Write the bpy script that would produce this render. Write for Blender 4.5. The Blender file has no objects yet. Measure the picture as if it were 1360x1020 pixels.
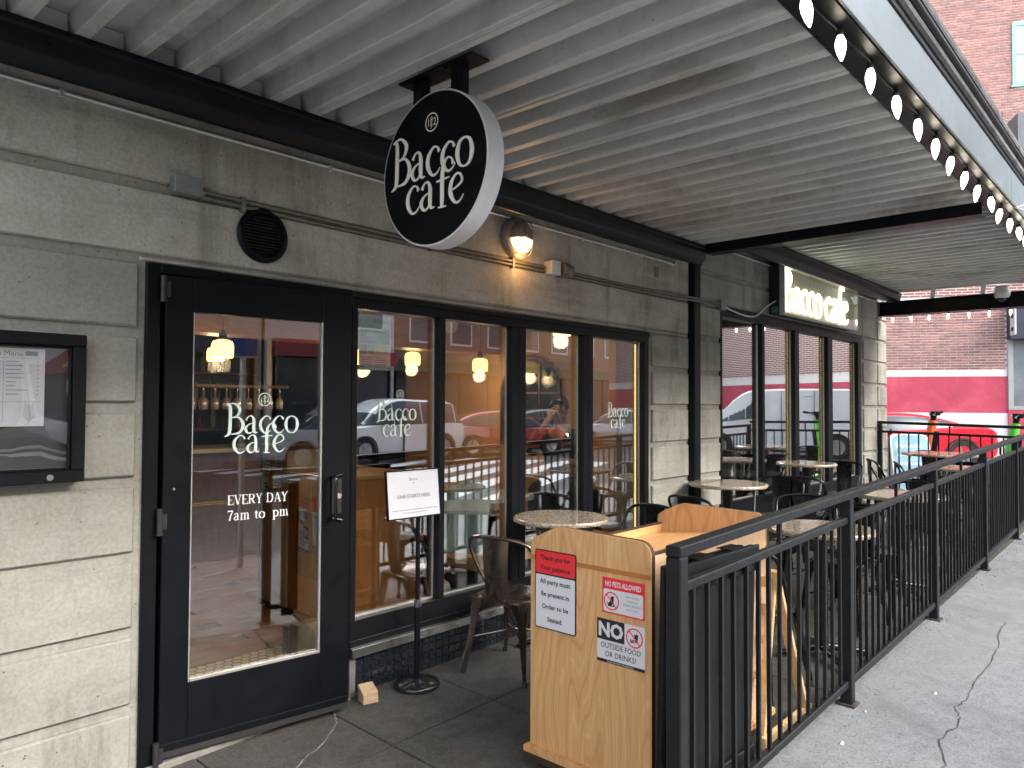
import bpy, bmesh, math, random
from mathutils import Vector, Matrix
random.seed(7)
R = math.radians
sc = bpy.context.scene
COL = sc.collection

# ------------------------------------------------------------------ camera, sky, sun, exposure
CA = Vector((0.6723, -0.7403, 0.0))
def set_camera():
    yaw, pit, rol = 0.833589, 0.0266292, 0.0048058
    f = Vector((math.sin(yaw)*math.cos(pit), math.cos(yaw)*math.cos(pit), math.sin(pit)))
    rt = Vector((math.cos(yaw), -math.sin(yaw), 0)); up = rt.cross(f)
    r2 = rt*math.cos(rol)+up*math.sin(rol); u2 = -rt*math.sin(rol)+up*math.cos(rol)
    cd = bpy.data.cameras.new('camera'); cd.sensor_width = 36; cd.lens = 985.24/1360*36
    cd.clip_start = 0.05; cd.clip_end = 600
    co = bpy.data.objects.new('camera', cd); COL.objects.link(co)
    m = Matrix((r2, u2, -f)).transposed().to_4x4(); m.translation = (0, 0, 1.55)
    co.matrix_world = m
    sc.camera = co
set_camera()

SUN_EL, SUN_AZ = R(34), R(165)
w = bpy.data.worlds.new("World"); sc.world = w; w.use_nodes = True
nt = w.node_tree; bg = nt.nodes['Background']
sky = nt.nodes.new('ShaderNodeTexSky'); sky.sky_type = 'NISHITA'; sky.sun_disc = False
sky.sun_elevation = SUN_EL; sky.sun_rotation = SUN_AZ
sky.air_density = 1.0; sky.dust_density = 4.0; sky.ozone_density = 1.0
hs = nt.nodes.new('ShaderNodeHueSaturation'); hs.inputs['Saturation'].default_value = 0.46
nt.links.new(sky.outputs[0], hs.inputs['Color']); nt.links.new(hs.outputs[0], bg.inputs[0])
bg.inputs[1].default_value = 0.15

sl = bpy.data.lights.new('sun', 'SUN'); sl.energy = 0.5; sl.angle = R(50); sl.color = (1, .98, .94)
so = bpy.data.objects.new('sun', sl); COL.objects.link(so)
# direction towards the sun (sky's rotation is measured from +Y, clockwise seen from above)
sd = Vector((math.sin(SUN_AZ)*math.cos(SUN_EL), math.cos(SUN_AZ)*math.cos(SUN_EL), math.sin(SUN_EL)))
so.rotation_euler = sd.to_track_quat('Z', 'Y').to_euler(); so.location = (4, -20, 30)

vs = sc.view_settings
sc.display_settings.display_device = 'sRGB'
vs.view_transform = 'Standard'; vs.look = 'None'; vs.gamma = 1; vs.use_curve_mapping = False
vs.exposure = 2.42
sc.render.engine = 'CYCLES'
sc.cycles.use_denoising = True
sc.cycles.max_bounces = 9; sc.cycles.transparent_max_bounces = 24
sc.cycles.sample_clamp_indirect = 6

# ------------------------------------------------------------------ helpers: objects
ORIG = {}
def meta(o, label=None, cat=None, group=None, kind=None):
    if label: o['label'] = label
    if cat: o['category'] = cat
    if group: o['group'] = group
    if kind: o['kind'] = kind
    return o
def thing(name, label, cat, loc=(0, 0, 0), group=None):
    o = bpy.data.objects.new(name, None); COL.objects.link(o)
    o.empty_display_size = .1
    o.location = loc; ORIG[o.name] = Vector(loc)
    return meta(o, label, cat, group)
def copy_tree(o, parent=None):
    c = o.copy(); COL.objects.link(c)
    if parent: c.parent = parent
    for ch in o.children: copy_tree(ch, c)
    return c
def link(name, me, mat=None, parent=None, label=None, kind=None):
    o = bpy.data.objects.new(name, me); COL.objects.link(o)
    if mat is not None:
        me.materials.clear()
        for m_ in (mat if isinstance(mat, (list, tuple)) else [mat]): me.materials.append(m_)
    if parent:
        o.parent = parent; ORIG[o.name] = ORIG.get(parent.name, Vector((0, 0, 0)))
    if label: o['label'] = label
    if kind: o['kind'] = kind
    return o

class MB:
    def __init__(self): self.v = []; self.f = []; self.mi = []; self.cur = 0
    def add(self, vs_, fs):
        n = len(self.v); self.v += [Vector(p) for p in vs_]
        for q in fs: self.f.append([i+n for i in q]); self.mi.append(self.cur)
        return self
    def box(self, x0, y0, z0, x1, y1, z1, m=None):
        vs_ = [Vector(p) for p in ((x0,y0,z0),(x1,y0,z0),(x1,y1,z0),(x0,y1,z0),(x0,y0,z1),(x1,y0,z1),(x1,y1,z1),(x0,y1,z1))]
        if m is not None: vs_ = [m @ p for p in vs_]
        return self.add(vs_, [(0,3,2,1),(4,5,6,7),(0,1,5,4),(1,2,6,5),(2,3,7,6),(3,0,4,7)])
    def cbox(self, c, s, m=None):
        c = Vector(c); h = Vector(s)/2
        if m is None: return self.box(*(c-h), *(c+h))
        return self.box(*(-h), *h, Matrix.Translation(c) @ m.to_4x4())
    def beam(self, p, q, w_, h_, up=(0, 0, 1)):
        p = Vector(p); q = Vector(q); d = q-p; L = d.length; d.normalize(); up = Vector(up)
        s = d.cross(up)
        if s.length < 1e-4: s = d.cross(Vector((1, 0, 0)))
        s.normalize(); u = s.cross(d)
        m = Matrix((d, s, u)).transposed().to_4x4(); m.translation = p
        return self.box(0, -w_/2, -h_/2, L, w_/2, h_/2, m)
    def tube(self, pts, r, n=8, cap=True, closed=False, flat=1.0):
        pts = [Vector(p) for p in pts]; N = len(pts)
        rs = r if isinstance(r, (list, tuple)) else [r]*N
        base = len(self.v); prev = None
        for i, p in enumerate(pts):
            if closed: t = pts[(i+1) % N]-pts[i-1]
            else: t = (pts[min(i+1, N-1)]-pts[max(i-1, 0)])
            t.normalize()
            if prev is None:
                a = t.cross(Vector((0, 0, 1)))
                if a.length < .05: a = t.cross(Vector((0, 1, 0)))
            else: a = prev - t*prev.dot(t)
            a.normalize(); prev = a; b = t.cross(a)
            for k in range(n):
                an = 2*math.pi*k/n
                self.v.append(p+(a*math.cos(an)+b*math.sin(an)*flat)*rs[i])
        segs = N if closed else N-1
        for i in range(segs):
            j = (i+1) % N
            for k in range(n):
                l = (k+1) % n
                self.f.append([base+i*n+k, base+i*n+l, base+j*n+l, base+j*n+k]); self.mi.append(self.cur)
        if cap and not closed:
            self.f.append([base+k for k in range(n)][::-1]); self.mi.append(self.cur)
            self.f.append([base+(N-1)*n+k for k in range(n)]); self.mi.append(self.cur)
        return self
    def cyl(self, p, q, r, r2=None, n=16):
        return self.tube([p, q], [r, r if r2 is None else r2], n)
    def lathe(self, prof, c=(0, 0, 0), n=32, m=None, cap=True):
        # profile of (radius, height) round the z axis
        base = len(self.v); c = Vector(c)
        for (r, z) in prof:
            for k in range(n):
                an = 2*math.pi*k/n
                p = Vector((r*math.cos(an), r*math.sin(an), z))
                if m is not None: p = m @ p
                self.v.append(p+c)
        for i in range(len(prof)-1):
            for k in range(n):
                l = (k+1) % n
                self.f.append([base+i*n+k, base+i*n+l, base+(i+1)*n+l, base+(i+1)*n+k]); self.mi.append(self.cur)
        if cap:
            self.f.append([base+k for k in range(n)][::-1]); self.mi.append(self.cur)
            e = base+(len(prof)-1)*n
            self.f.append([e+k for k in range(n)]); self.mi.append(self.cur)
        return self
    def prism(self, poly, o, u, v, nvec):
        # polygon in (u, v) extruded along nvec
        o = Vector(o); u = Vector(u); v = Vector(v); nv = Vector(nvec); n = len(poly)
        a = [o+u*x+v*y for x, y in poly]; b = [p+nv for p in a]
        flip = u.cross(v).dot(nv) > 0
        area = sum(poly[i][0]*poly[(i+1) % n][1]-poly[(i+1) % n][0]*poly[i][1] for i in range(n))
        if area < 0: flip = not flip
        f1 = list(range(n)); f2 = list(range(n, 2*n))
        fs = [f1[::-1] if flip else f1, f2 if flip else f2[::-1]]
        for i in range(n):
            j = (i+1) % n
            q = [i, j, n+j, n+i]
            fs.append(q if flip else q[::-1])
        return self.add(a+b, fs)
    def xf(self, m):
        self.v = [m @ p for p in self.v]; return self
    def mesh(self, name, off=None, bevel=0, smooth=None):
        me = bpy.data.meshes.new(name)
        vv = self.v if off is None else [p-off for p in self.v]
        me.from_pydata([tuple(p) for p in vv], [], self.f)
        if any(self.mi): me.polygons.foreach_set('material_index', self.mi)
        if bevel:
            bm = bmesh.new(); bm.from_mesh(me)
            es = [e for e in bm.edges if len(e.link_faces) == 2 and e.calc_face_angle(0) > .6]
            bmesh.ops.bevel(bm, geom=es, offset=bevel, segments=1, affect='EDGES', clamp_overlap=True)
            bm.to_mesh(me); bm.free()
        if smooth is not None:
            me.polygons.foreach_set('use_smooth', [True]*len(me.polygons))
            me.set_sharp_from_angle(angle=R(smooth))
        me.update()
        return me
    def obj(self, name, mat, parent=None, bevel=0, smooth=None, label=None, kind=None):
        off = ORIG.get(parent.name) if parent else None
        return link(name, self.mesh(name, off, bevel, smooth), mat, parent, label, kind)

def solo(name, mb, mat, label, cat, loc, bevel=0, smooth=None, group=None, kind=None):
    """a thing that is one mesh; its origin is put at loc"""
    loc = Vector(loc)
    o = link(name, mb.mesh(name, loc, bevel, smooth), mat)
    o.location = loc; ORIG[o.name] = loc
    return meta(o, label, cat, group, kind)

def catmull(pts, n=6, closed=False):
    out = []; N = len(pts); P = [tuple(p) for p in pts]
    rng = range(N if closed else N-1)
    for i in rng:
        p0 = P[i-1] if (closed or i > 0) else P[0]; p1 = P[i]; p2 = P[(i+1) % N]
        p3 = P[(i+2) % N] if (closed or i+2 < N) else P[-1]
        for k in range(n):
            t = k/n
            out.append(tuple(.5*((2*b)+(-a+c)*t+(2*a-5*b+4*c-d)*t*t+(-a+3*b-3*c+d)*t**3) for a, b, c, d in zip(p0, p1, p2, p3)))
    if not closed: out.append(P[-1])
    return out

# ------------------------------------------------------------------ helpers: materials
MATS = {}
class NT:
    def __init__(self, name):
        self.m = bpy.data.materials.new(name); self.m.use_nodes = True
        self.t = self.m.node_tree; self.n = self.t.nodes; self.bs = self.n['Principled BSDF']; self.out = self.n['Material Output']
    def node(self, typ, **kw):
        x = self.n.new(typ)
        for k, v_ in kw.items():
            if k.startswith('i_'):
                key = k[2:].replace('_', ' ')
                x.inputs[int(key) if key.isdigit() else key].default_value = v_
            else: setattr(x, k, v_)
        return x
    def l(self, a, b): self.t.links.new(a, b)
    def pos(self, scale=(1, 1, 1), world=True):
        if world: g = self.node('ShaderNodeNewGeometry').outputs['Position']
        else: g = self.node('ShaderNodeTexCoord').outputs['Object']
        mp = self.node('ShaderNodeMapping'); mp.inputs['Scale'].default_value = scale
        self.l(g, mp.inputs['Vector']); return mp.outputs[0]
    def noise(self, vec, scale, detail=5, rough=.6, dist=0):
        x = self.node('ShaderNodeTexNoise'); x.inputs['Scale'].default_value = scale
        x.inputs['Detail'].default_value = detail; x.inputs['Roughness'].default_value = rough
        x.inputs['Distortion'].default_value = dist
        self.l(vec, x.inputs['Vector']); return x.outputs['Fac']
    def ramp(self, fac, stops):
        x = self.node('ShaderNodeValToRGB'); e = x.color_ramp.elements
        while len(e) < len(stops): e.new(.5)
        for el, (p, c) in zip(e, stops):
            el.position = p; el.color = c if len(c) == 4 else (*c, 1)
        self.l(fac, x.inputs[0]); return x.outputs[0]
    def mix(self, fac, a, b, mode='MIX'):
        x = self.node('ShaderNodeMix', data_type='RGBA', blend_type=mode)
        for s, val in ((0, fac), (6, a), (7, b)):
            if hasattr(val, 'is_output') or hasattr(val, 'links'): self.l(val, x.inputs[s])
            elif isinstance(val, (int, float)): x.inputs[s].default_value = val
            else: x.inputs[s].default_value = val if len(val) == 4 else (*val, 1)
        return x.outputs[2]
    def bump(self, h, strength=.3, dist=.01):
        x = self.node('ShaderNodeBump'); x.inputs['Strength'].default_value = strength; x.inputs['Distance'].default_value = dist
        self.l(h, x.inputs['Height']); self.l(x.outputs[0], self.bs.inputs['Normal'])
    def set(self, **kw):
        for k, v_ in kw.items(): self.bs.inputs[k.replace('_', ' ')].default_value = v_
def g3(v_): return (v_, v_, v_)

def plain(name, col, rough=.5, metal=0, var=.12, scale=6, bump=0, world=True, spec=None, coat=0):
    """paint or plastic with slight mottling and wear"""
    if name in MATS: return MATS[name]
    t = NT(name); p = t.pos(world=world)
    a = tuple(c*(1-var) for c in col); b = tuple(min(1, c*(1+var)) for c in col)
    nz = t.noise(p, scale, 6, .65)
    t.l(t.ramp(nz, [(.3, a), (.7, b)]), t.bs.inputs['Base Color'])
    n2 = t.noise(p, scale*4, 4)
    r_ = t.ramp(n2, [(.3, g3(max(.02, rough-.07))), (.7, g3(min(1, rough+.09)))])
    t.l(r_, t.bs.inputs['Roughness']); t.set(Metallic=metal)
    if spec is not None: t.bs.inputs['Specular IOR Level'].default_value = spec
    if coat: t.bs.inputs['Coat Weight'].default_value = coat; t.bs.inputs['Coat Roughness'].default_value = .05
    if bump: t.bump(t.noise(p, scale*20, 3), bump, .002)
    MATS[name] = t.m; return t.m
def emit(name, col, strength, base=None):
    if name in MATS: return MATS[name]
    t = NT(name); t.set(Roughness=.3); t.bs.inputs['Base Color'].default_value = (*(base or col), 1)
    t.bs.inputs['Emission Color'].default_value = (*col, 1); t.bs.inputs['Emission Strength'].default_value = strength
    MATS[name] = t.m; return t.m

def mk_concrete(name, base, dark, streak=.5, warm=(.30, .26, .19), pores=True, sc_=1):
    t = NT(name); p = t.pos()
    n1 = t.noise(p, 1.3*sc_, 8, .62, .3); n2 = t.noise(p, 9*sc_, 6, .7); n3 = t.noise(p, 60*sc_, 4, .7)
    c = t.ramp(n1, [(.28, dark), (.52, base), (.75, tuple(x*1.25 for x in base))])
    c = t.mix(t.ramp(n2, [(.42, g3(0)), (.72, g3(.45))]), c, warm)
    sv = t.pos((1.7, 1.7, .24)); st = t.noise(sv, 1.6, 8, .72, .7)
    c = t.mix(t.ramp(st, [(.50, g3(0)), (.66, g3(streak))]), c, tuple(x*.42 for x in dark))
    st2 = t.noise(t.pos((6, 6, .35)), 2.3, 5, .6)
    c = t.mix(t.ramp(st2, [(.60, g3(0)), (.76, g3(.2*streak+.03))]), c, tuple(min(1, x*1.45) for x in base))
    hz = t.noise(t.pos((.55, .55, 3.2)), 1.4, 7, .66, .8)
    c = t.mix(t.ramp(hz, [(.50, g3(0)), (.68, g3(.38))]), c, tuple(min(1, x*1.3) for x in base))
    c = t.mix(t.ramp(hz, [(.30, g3(.45)), (.44, g3(0))]), c, tuple(x*.75 for x in dark))
    c = t.mix(t.ramp(n3, [(.35, g3(.30)), (.6, g3(0))]), c, tuple(x*.55 for x in dark))
    if pores:
        vo = t.node('ShaderNodeTexVoronoi', i_Scale=26.); t.l(p, vo.inputs['Vector'])
        po = t.ramp(vo.outputs['Distance'], [(.06, g3(.85)), (.13, g3(0))])
        gate = t.ramp(t.noise(p, 7, 3), [(.52, g3(0)), (.58, g3(1))])
        pg = t.mix(1, po, gate, 'MULTIPLY')
        c = t.mix(pg, c, (.03, .028, .025))
    t.l(c, t.bs.inputs['Base Color']); t.set(Roughness=.88)
    t.bump(t.mix(.35, n2, n3), .7, .008)
    MATS[name] = t.m; return t.m
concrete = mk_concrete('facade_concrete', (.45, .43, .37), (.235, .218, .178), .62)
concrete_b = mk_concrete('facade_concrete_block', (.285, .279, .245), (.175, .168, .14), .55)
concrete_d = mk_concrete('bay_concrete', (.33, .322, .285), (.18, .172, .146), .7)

def mk_pave(name, base, speck, dirt):
    t = NT(name); p = t.pos()
    n1 = t.noise(p, .9, 8, .65, .4); n2 = t.noise(p, 70, 3, .6); n3 = t.noise(p, 6, 7, .7)
    c = t.ramp(n1, [(.3, dirt), (.6, base)])
    c = t.mix(t.ramp(n3, [(.46, g3(0)), (.7, g3(.55))]), c, tuple(x*.7 for x in dirt))
    vo = t.node('ShaderNodeTexVoronoi', i_Scale=130.); t.l(p, vo.inputs['Vector'])
    wn = t.node('ShaderNodeSeparateColor'); t.l(vo.outputs['Color'], wn.inputs[0])
    c = t.mix(t.ramp(wn.outputs[0], [(.62, g3(0)), (.95, g3(.75))]), c, speck)
    c = t.mix(t.ramp(wn.outputs[1], [(.7, g3(0)), (1, g3(.6))]), c, tuple(x*.4 for x in dirt))
    v2 = t.node('ShaderNodeTexVoronoi', i_Scale=4.5); t.l(p, v2.inputs['Vector'])
    gum = t.ramp(v2.outputs['Distance'], [(.07, g3(.55)), (.095, g3(0))])
    gg = t.node('ShaderNodeSeparateColor'); t.l(v2.outputs['Color'], gg.inputs[0]); gum = t.mix(1, gum, t.ramp(gg.outputs[0], [(.62, g3(0)), (.66, g3(1))]), 'MULTIPLY')
    bl = t.noise(t.pos((.7, .7, .7)), 1.9, 5, .65, .6); c = t.mix(t.ramp(bl, [(.54, g3(0)), (.66, g3(.45))]), c, tuple(x*.62 for x in dirt))
    c = t.mix(gum, c, tuple(x*.5 for x in dirt))
    t.l(c, t.bs.inputs['Base Color'])
    t.l(t.ramp(n3, [(.35, g3(.55)), (.65, g3(.85))]), t.bs.inputs['Roughness'])
    t.bump(t.mix(.5, n2, wn.outputs[2]), .5, .004)
    MATS[name] = t.m; return t.m
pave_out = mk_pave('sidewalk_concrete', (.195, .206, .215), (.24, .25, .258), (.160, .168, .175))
pave_in = mk_pave('patio_concrete_shaded', (.066, .062, .056), (.090, .085, .077), (.041, .038, .033))  # darker than the sidewalk: patio grime plus canopy shade put into the colour
asphalt = mk_pave('asphalt', (.070, .074, .078), (.10, .10, .10), (.055, .057, .06))

black_paint = plain('black_door_paint', (.0036, .0043, .0062), .42, 0, .25, 5, .05, spec=.16)
frame_paint = plain('window_frame_paint', (.0055, .0062, .0078), .40, 0, .2, 7, .05, spec=.2)
channel_paint = plain('canopy_channel_paint', (.0052, .0075, .0105), .34, 0, .3, 4, .05, spec=.18)
fence_paint = plain('fence_paint', (.0085, .0100, .0118), .42, 0, .3, 14, .15, spec=.28)
chair_black = plain('chair_black_metal', (.007, .007, .008), .22, .2, .3, 12, .05, world=False)
chair_bronze = plain('chair_gunmetal', (.17, .135, .115), .22, .92, .08, 3, 0, world=False)
steel = plain('brushed_steel', (.66, .66, .65), .2, .95, .06, 3)
galv = plain('galvanised_conduit', (.72, .72, .70), .35, .5, .15, 20)
conduit_old = plain('painted_conduit', (.17, .15, .125), .5, .2, .3, 15, .2)
grey_box = plain('grey_box_paint', (.24, .245, .26), .42, .3, .15, 10, .1)
white_rim = plain('white_rim', (.62, .65, .68), .4, 0, .12, 3)
white_mat = plain('white_print', (.60, .60, .62), .6, 0, .03, 3)
red_mat = plain('red_print', (.72, .018, .03), .45, 0, .06, 3)
black_print = plain('black_print', (.012, .012, .012), .5, 0, .05, 3)
rubber = plain('rubber', (.016, .015, .015), .75, 0, .2, 10)
fascia_paint = plain('fascia_paint', (.115, .150, .168), .42, 0, .12, 2.5, .1)
roof_flash = mk_concrete('roof_flashing', (.115, .12, .125), (.03, .032, .036), .8, (.05, .055, .05), False, 3)
parchment = plain('lettering_cream', (.86, .85, .79), .55, 0, .04, 4)
mint = plain('vinyl_mint', (.62, .74, .66), .5, 0, .05, 4)
vinyl = plain('vinyl_white', (.84, .85, .84), .5, 0, .03, 4)

def mk_deck():
    t = NT('canopy_deck_paint'); p = t.pos()
    n1 = t.noise(p, 2.2, 7, .6); n2 = t.noise(p, 22, 6, .7)
    c = t.ramp(n1, [(.3, (.46, .478, .478)), (.65, (.56, .58, .58))])
    c = t.mix(t.ramp(n2, [(.50, g3(0)), (.72, g3(.28))]), c, (.25, .23, .19))
    st = t.noise(t.pos((9, 1.0, 9)), 2.0, 6, .7)
    c = t.mix(t.ramp(st, [(.56, g3(0)), (.76, g3(.45))]), c, (.19, .175, .145))
    rs = t.noise(t.pos((.55, .38, .5)), 1.25, 6, .7, .9)
    c = t.mix(t.ramp(rs, [(.52, g3(0)), (.64, g3(.62))]), c, (.19, .155, .115))
    vo = t.node('ShaderNodeTexVoronoi', i_Scale=14.); t.l(p, vo.inputs['Vector'])
    c = t.mix(t.ramp(vo.outputs['Distance'], [(.03, g3(.8)), (.06, g3(0))]), c, (.06, .055, .05))
    t.l(c, t.bs.inputs['Base Color']); t.set(Roughness=.42); t.bump(n2, .15, .003)
    return t.m
deck_mat = mk_deck()

def mk_wood(name, c0, c1, c2, axis='Z', scale=1.0, rough=.42, world=True):
    """cathedral-grained oak: stretched noise used as ring height, plus pores"""
    t = NT(name)
    s = {'Z': (1, 1, .16), 'X': (.16, 1, 1), 'Y': (1, .16, 1)}[axis]
    s2 = {'Z': (1, 1, .02), 'X': (.02, 1, 1), 'Y': (1, .02, 1)}[axis]
    p = t.pos(tuple(a*scale for a in s), world); q = t.pos(tuple(a*scale for a in s2), world)
    n = t.noise(p, 3.6, 2.0, .42, .35)
    mt = t.node('ShaderNodeMath', operation='MULTIPLY', i_1=34.); t.l(n, mt.inputs[0])
    fr = t.node('ShaderNodeMath', operation='PINGPONG', i_1=1.); t.l(mt.outputs[0], fr.inputs[0])
    ring = t.ramp(fr.outputs[0], [(0, c0), (.25, c1), (.8, c1), (1, c2)])
    po = t.noise(q, 130, 3, .7)
    c = t.mix(t.ramp(po, [(.40, g3(.55)), (.55, g3(0))]), ring, c0)
    big = t.noise(p, .9, 3)
    c = t.mix(t.ramp(big, [(.3, g3(.0)), (.75, g3(.35))]), c, c2)
    t.l(c, t.bs.inputs['Base Color'])
    t.set(Roughness=rough); t.bump(po, .12, .001)
    MATS[name] = t.m; return t.m
oak = mk_wood('oak_laminate', (.42, .205, .075), (.59, .315, .13), (.67, .41, .195), 'Z', 1.0, .4)
oak_x = mk_wood('oak_laminate_flat', (.42, .205, .075), (.59, .315, .13), (.67, .41, .195), 'X', 1.0, .35)
oak_pale = mk_wood('oak_panel_pale', (.45, .29, .16), (.56, .37, .21), (.62, .43, .26), 'Z', 1.0, .45)
pine = mk_wood('pine_wood', (.50, .32, .14), (.64, .44, .21), (.72, .52, .28), 'Z', 1.5, .5)
board_wood = mk_wood('floor_board', (.16, .06, .025), (.26, .10, .042), (.32, .135, .06), 'X', .8, .3)
desk_wood = mk_wood('host_desk_wood', (.30, .11, .03), (.42, .17, .05), (.50, .22, .08), 'Z', .8, .3)
dark_wood = mk_wood('dark_stained_wood', (.06, .025, .012), (.11, .045, .02), (.15, .065, .03), 'Z', .8, .35)
rough_wood = mk_wood('raw_wood_block', (.30, .19, .10), (.42, .29, .17), (.55, .41, .27), 'X', 3, .7)
edge_band = plain('edge_band_brown', (.045, .027, .020), .35, 0, .15, 8)
trim_brown = plain('trim_strip_brown', (.40, .145, .03), .4, 0, .1, 8)

def mk_granite():
    t = NT('speckled_granite'); p = t.pos()
    vo = t.node('ShaderNodeTexVoronoi', i_Scale=120.); t.l(p, vo.inputs['Vector'])
    s = t.node('ShaderNodeSeparateColor'); t.l(vo.outputs['Color'], s.inputs[0])
    c = t.ramp(s.outputs[0], [(0, (.05, .04, .03)), (.22, (.22, .16, .10)), (.6, (.36, .30, .22)), (.85, (.50, .45, .36)), (1, (.20, .15, .10))])
    n = t.noise(p, 5, 5); c = t.mix(t.ramp(n, [(.4, g3(0)), (.7, g3(.4))]), c, (.40, .36, .28))
    t.l(c, t.bs.inputs['Base Color']); t.set(Roughness=.12); t.bs.inputs['Coat Weight'].default_value = .3
    return t.m
granite = mk_granite()

def mk_glass(name, tint=(.95, .97, .96), base=.05, gain=1.0, rough=0.0):
    t = NT(name); t.n.remove(t.bs)
    tr = t.node('ShaderNodeBsdfTransparent'); tr.inputs[0].default_value = (*tint, 1)
    gl = t.node('ShaderNodeBsdfGlossy'); gl.inputs['Roughness'].default_value = rough; gl.inputs[0].default_value = (.97, .99, 1, 1)
    # Schlick reflectance of the angle to the pane, the same from either face
    ge = t.node('ShaderNodeNewGeometry'); dt = t.node('ShaderNodeVectorMath', operation='DOT_PRODUCT')
    t.l(ge.outputs['Normal'], dt.inputs[0]); t.l(ge.outputs['Incoming'], dt.inputs[1])
    ab = t.node('ShaderNodeMath', operation='ABSOLUTE'); t.l(dt.outputs['Value'], ab.inputs[0])
    om = t.node('ShaderNodeMath', operation='SUBTRACT', i_0=1.0, use_clamp=True); t.l(ab.outputs[0], om.inputs[1])
    pw = t.node('ShaderNodeMath', operation='POWER', i_1=5.0); t.l(om.outputs[0], pw.inputs[0])
    ma = t.node('ShaderNodeMath', operation='MULTIPLY_ADD', i_1=.95*gain, i_2=.04*gain+base, use_clamp=True)
    t.l(pw.outputs[0], ma.inputs[0])
    mx = t.node('ShaderNodeMixShader'); t.l(ma.outputs[0], mx.inputs[0]); t.l(tr.outputs[0], mx.inputs[1]); t.l(gl.outputs[0], mx.inputs[2])
    t.l(mx.outputs[0], t.out.inputs['Surface']); MATS[name] = t.m; return t.m
glass = mk_glass('window_glass', base=.20, gain=1.4)
door_glass = mk_glass('door_glass', base=.055, gain=1.3)
glass2 = mk_glass('reflective_window_glass', (.86, .90, .88), .40, 1.5)
case_glass = mk_glass('acrylic_sheet', (.96, .96, .96), .05, 1.3)
clear_glass = mk_glass('clear_glass', (.96, .98, .98), .02, 1.0)
dark_glass = plain('dark_glazing', (.018, .022, .026), .04, 0, .2, 3)

# ------------------------------------------------------------------ lettering
def text_mb(s, size=.05, align='LEFT', O=(0, 0, 0), U=(1, 0, 0), V=(0, 0, 1), depth=.0012, bold=0, sx=1.0, spacing=1.0, mb=None):
    """flat built-in letters placed on the plane O + x U + y V, raised along U x V by depth"""
    cu = bpy.data.curves.new('lettering', 'FONT'); cu.body = s; cu.size = size; cu.align_x = align
    cu.offset = bold; cu.resolution_u = 2; cu.space_character = spacing
    ob = bpy.data.objects.new('lettering', cu); COL.objects.link(ob)
    dg = bpy.context.evaluated_depsgraph_get(); me = bpy.data.meshes.new_from_object(ob.evaluated_get(dg))
    bpy.data.objects.remove(ob); bpy.data.curves.remove(cu)
    U = Vector(U); V = Vector(V); N = U.cross(V).normalized(); O = Vector(O)
    mb = mb or MB()
    mb.add([O+U*(v.co.x*sx)+V*v.co.y+N*depth for v in me.vertices], [list(p.vertices) for p in me.polygons])
    bpy.data.meshes.remove(me)
    return mb

def ribbon(mb, pts, O, U, V, k=1.0, off=(0, 0), depth=.002, n=7, smooth=True, thick=0):
    """variable width pen stroke; pts = (x, y, width)"""
    P = catmull(pts, n) if smooth and len(pts) > 2 else [tuple(map(float, p)) for p in pts]
    O = Vector(O); U = Vector(U); V = Vector(V); N = U.cross(V).normalized()
    L = []; Rr = []
    for i, (x, y, w_) in enumerate(P):
        a = P[max(i-1, 0)]; b = P[min(i+1, len(P)-1)]
        tx, ty = b[0]-a[0], b[1]-a[1]; d = math.hypot(tx, ty) or 1
        nx, ny = -ty/d*w_/2, tx/d*w_/2
        L.append(((x+nx+off[0])*k, (y+ny+off[1])*k)); Rr.append(((x-nx+off[0])*k, (y-ny+off[1])*k))
    vs_ = [O+U*x+V*y+N*depth for x, y in L]+[O+U*x+V*y+N*depth for x, y in Rr]; m = len(L)
    fs = [(m+i, m+i+1, i+1, i) for i in range(m-1)]
    if thick:
        nb = len(vs_); vs_ += [p-N*thick for p in vs_]
        fs += [(i, i+1, nb+i+1, nb+i) for i in range(m-1)]+[(m+i+1, m+i, nb+m+i, nb+m+i+1) for i in range(m-1)]
        fs += [(0, nb, nb+m, m), (m-1, 2*m-1, nb+2*m-1, nb+m-1)]
    mb.add(vs_, fs)
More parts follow.
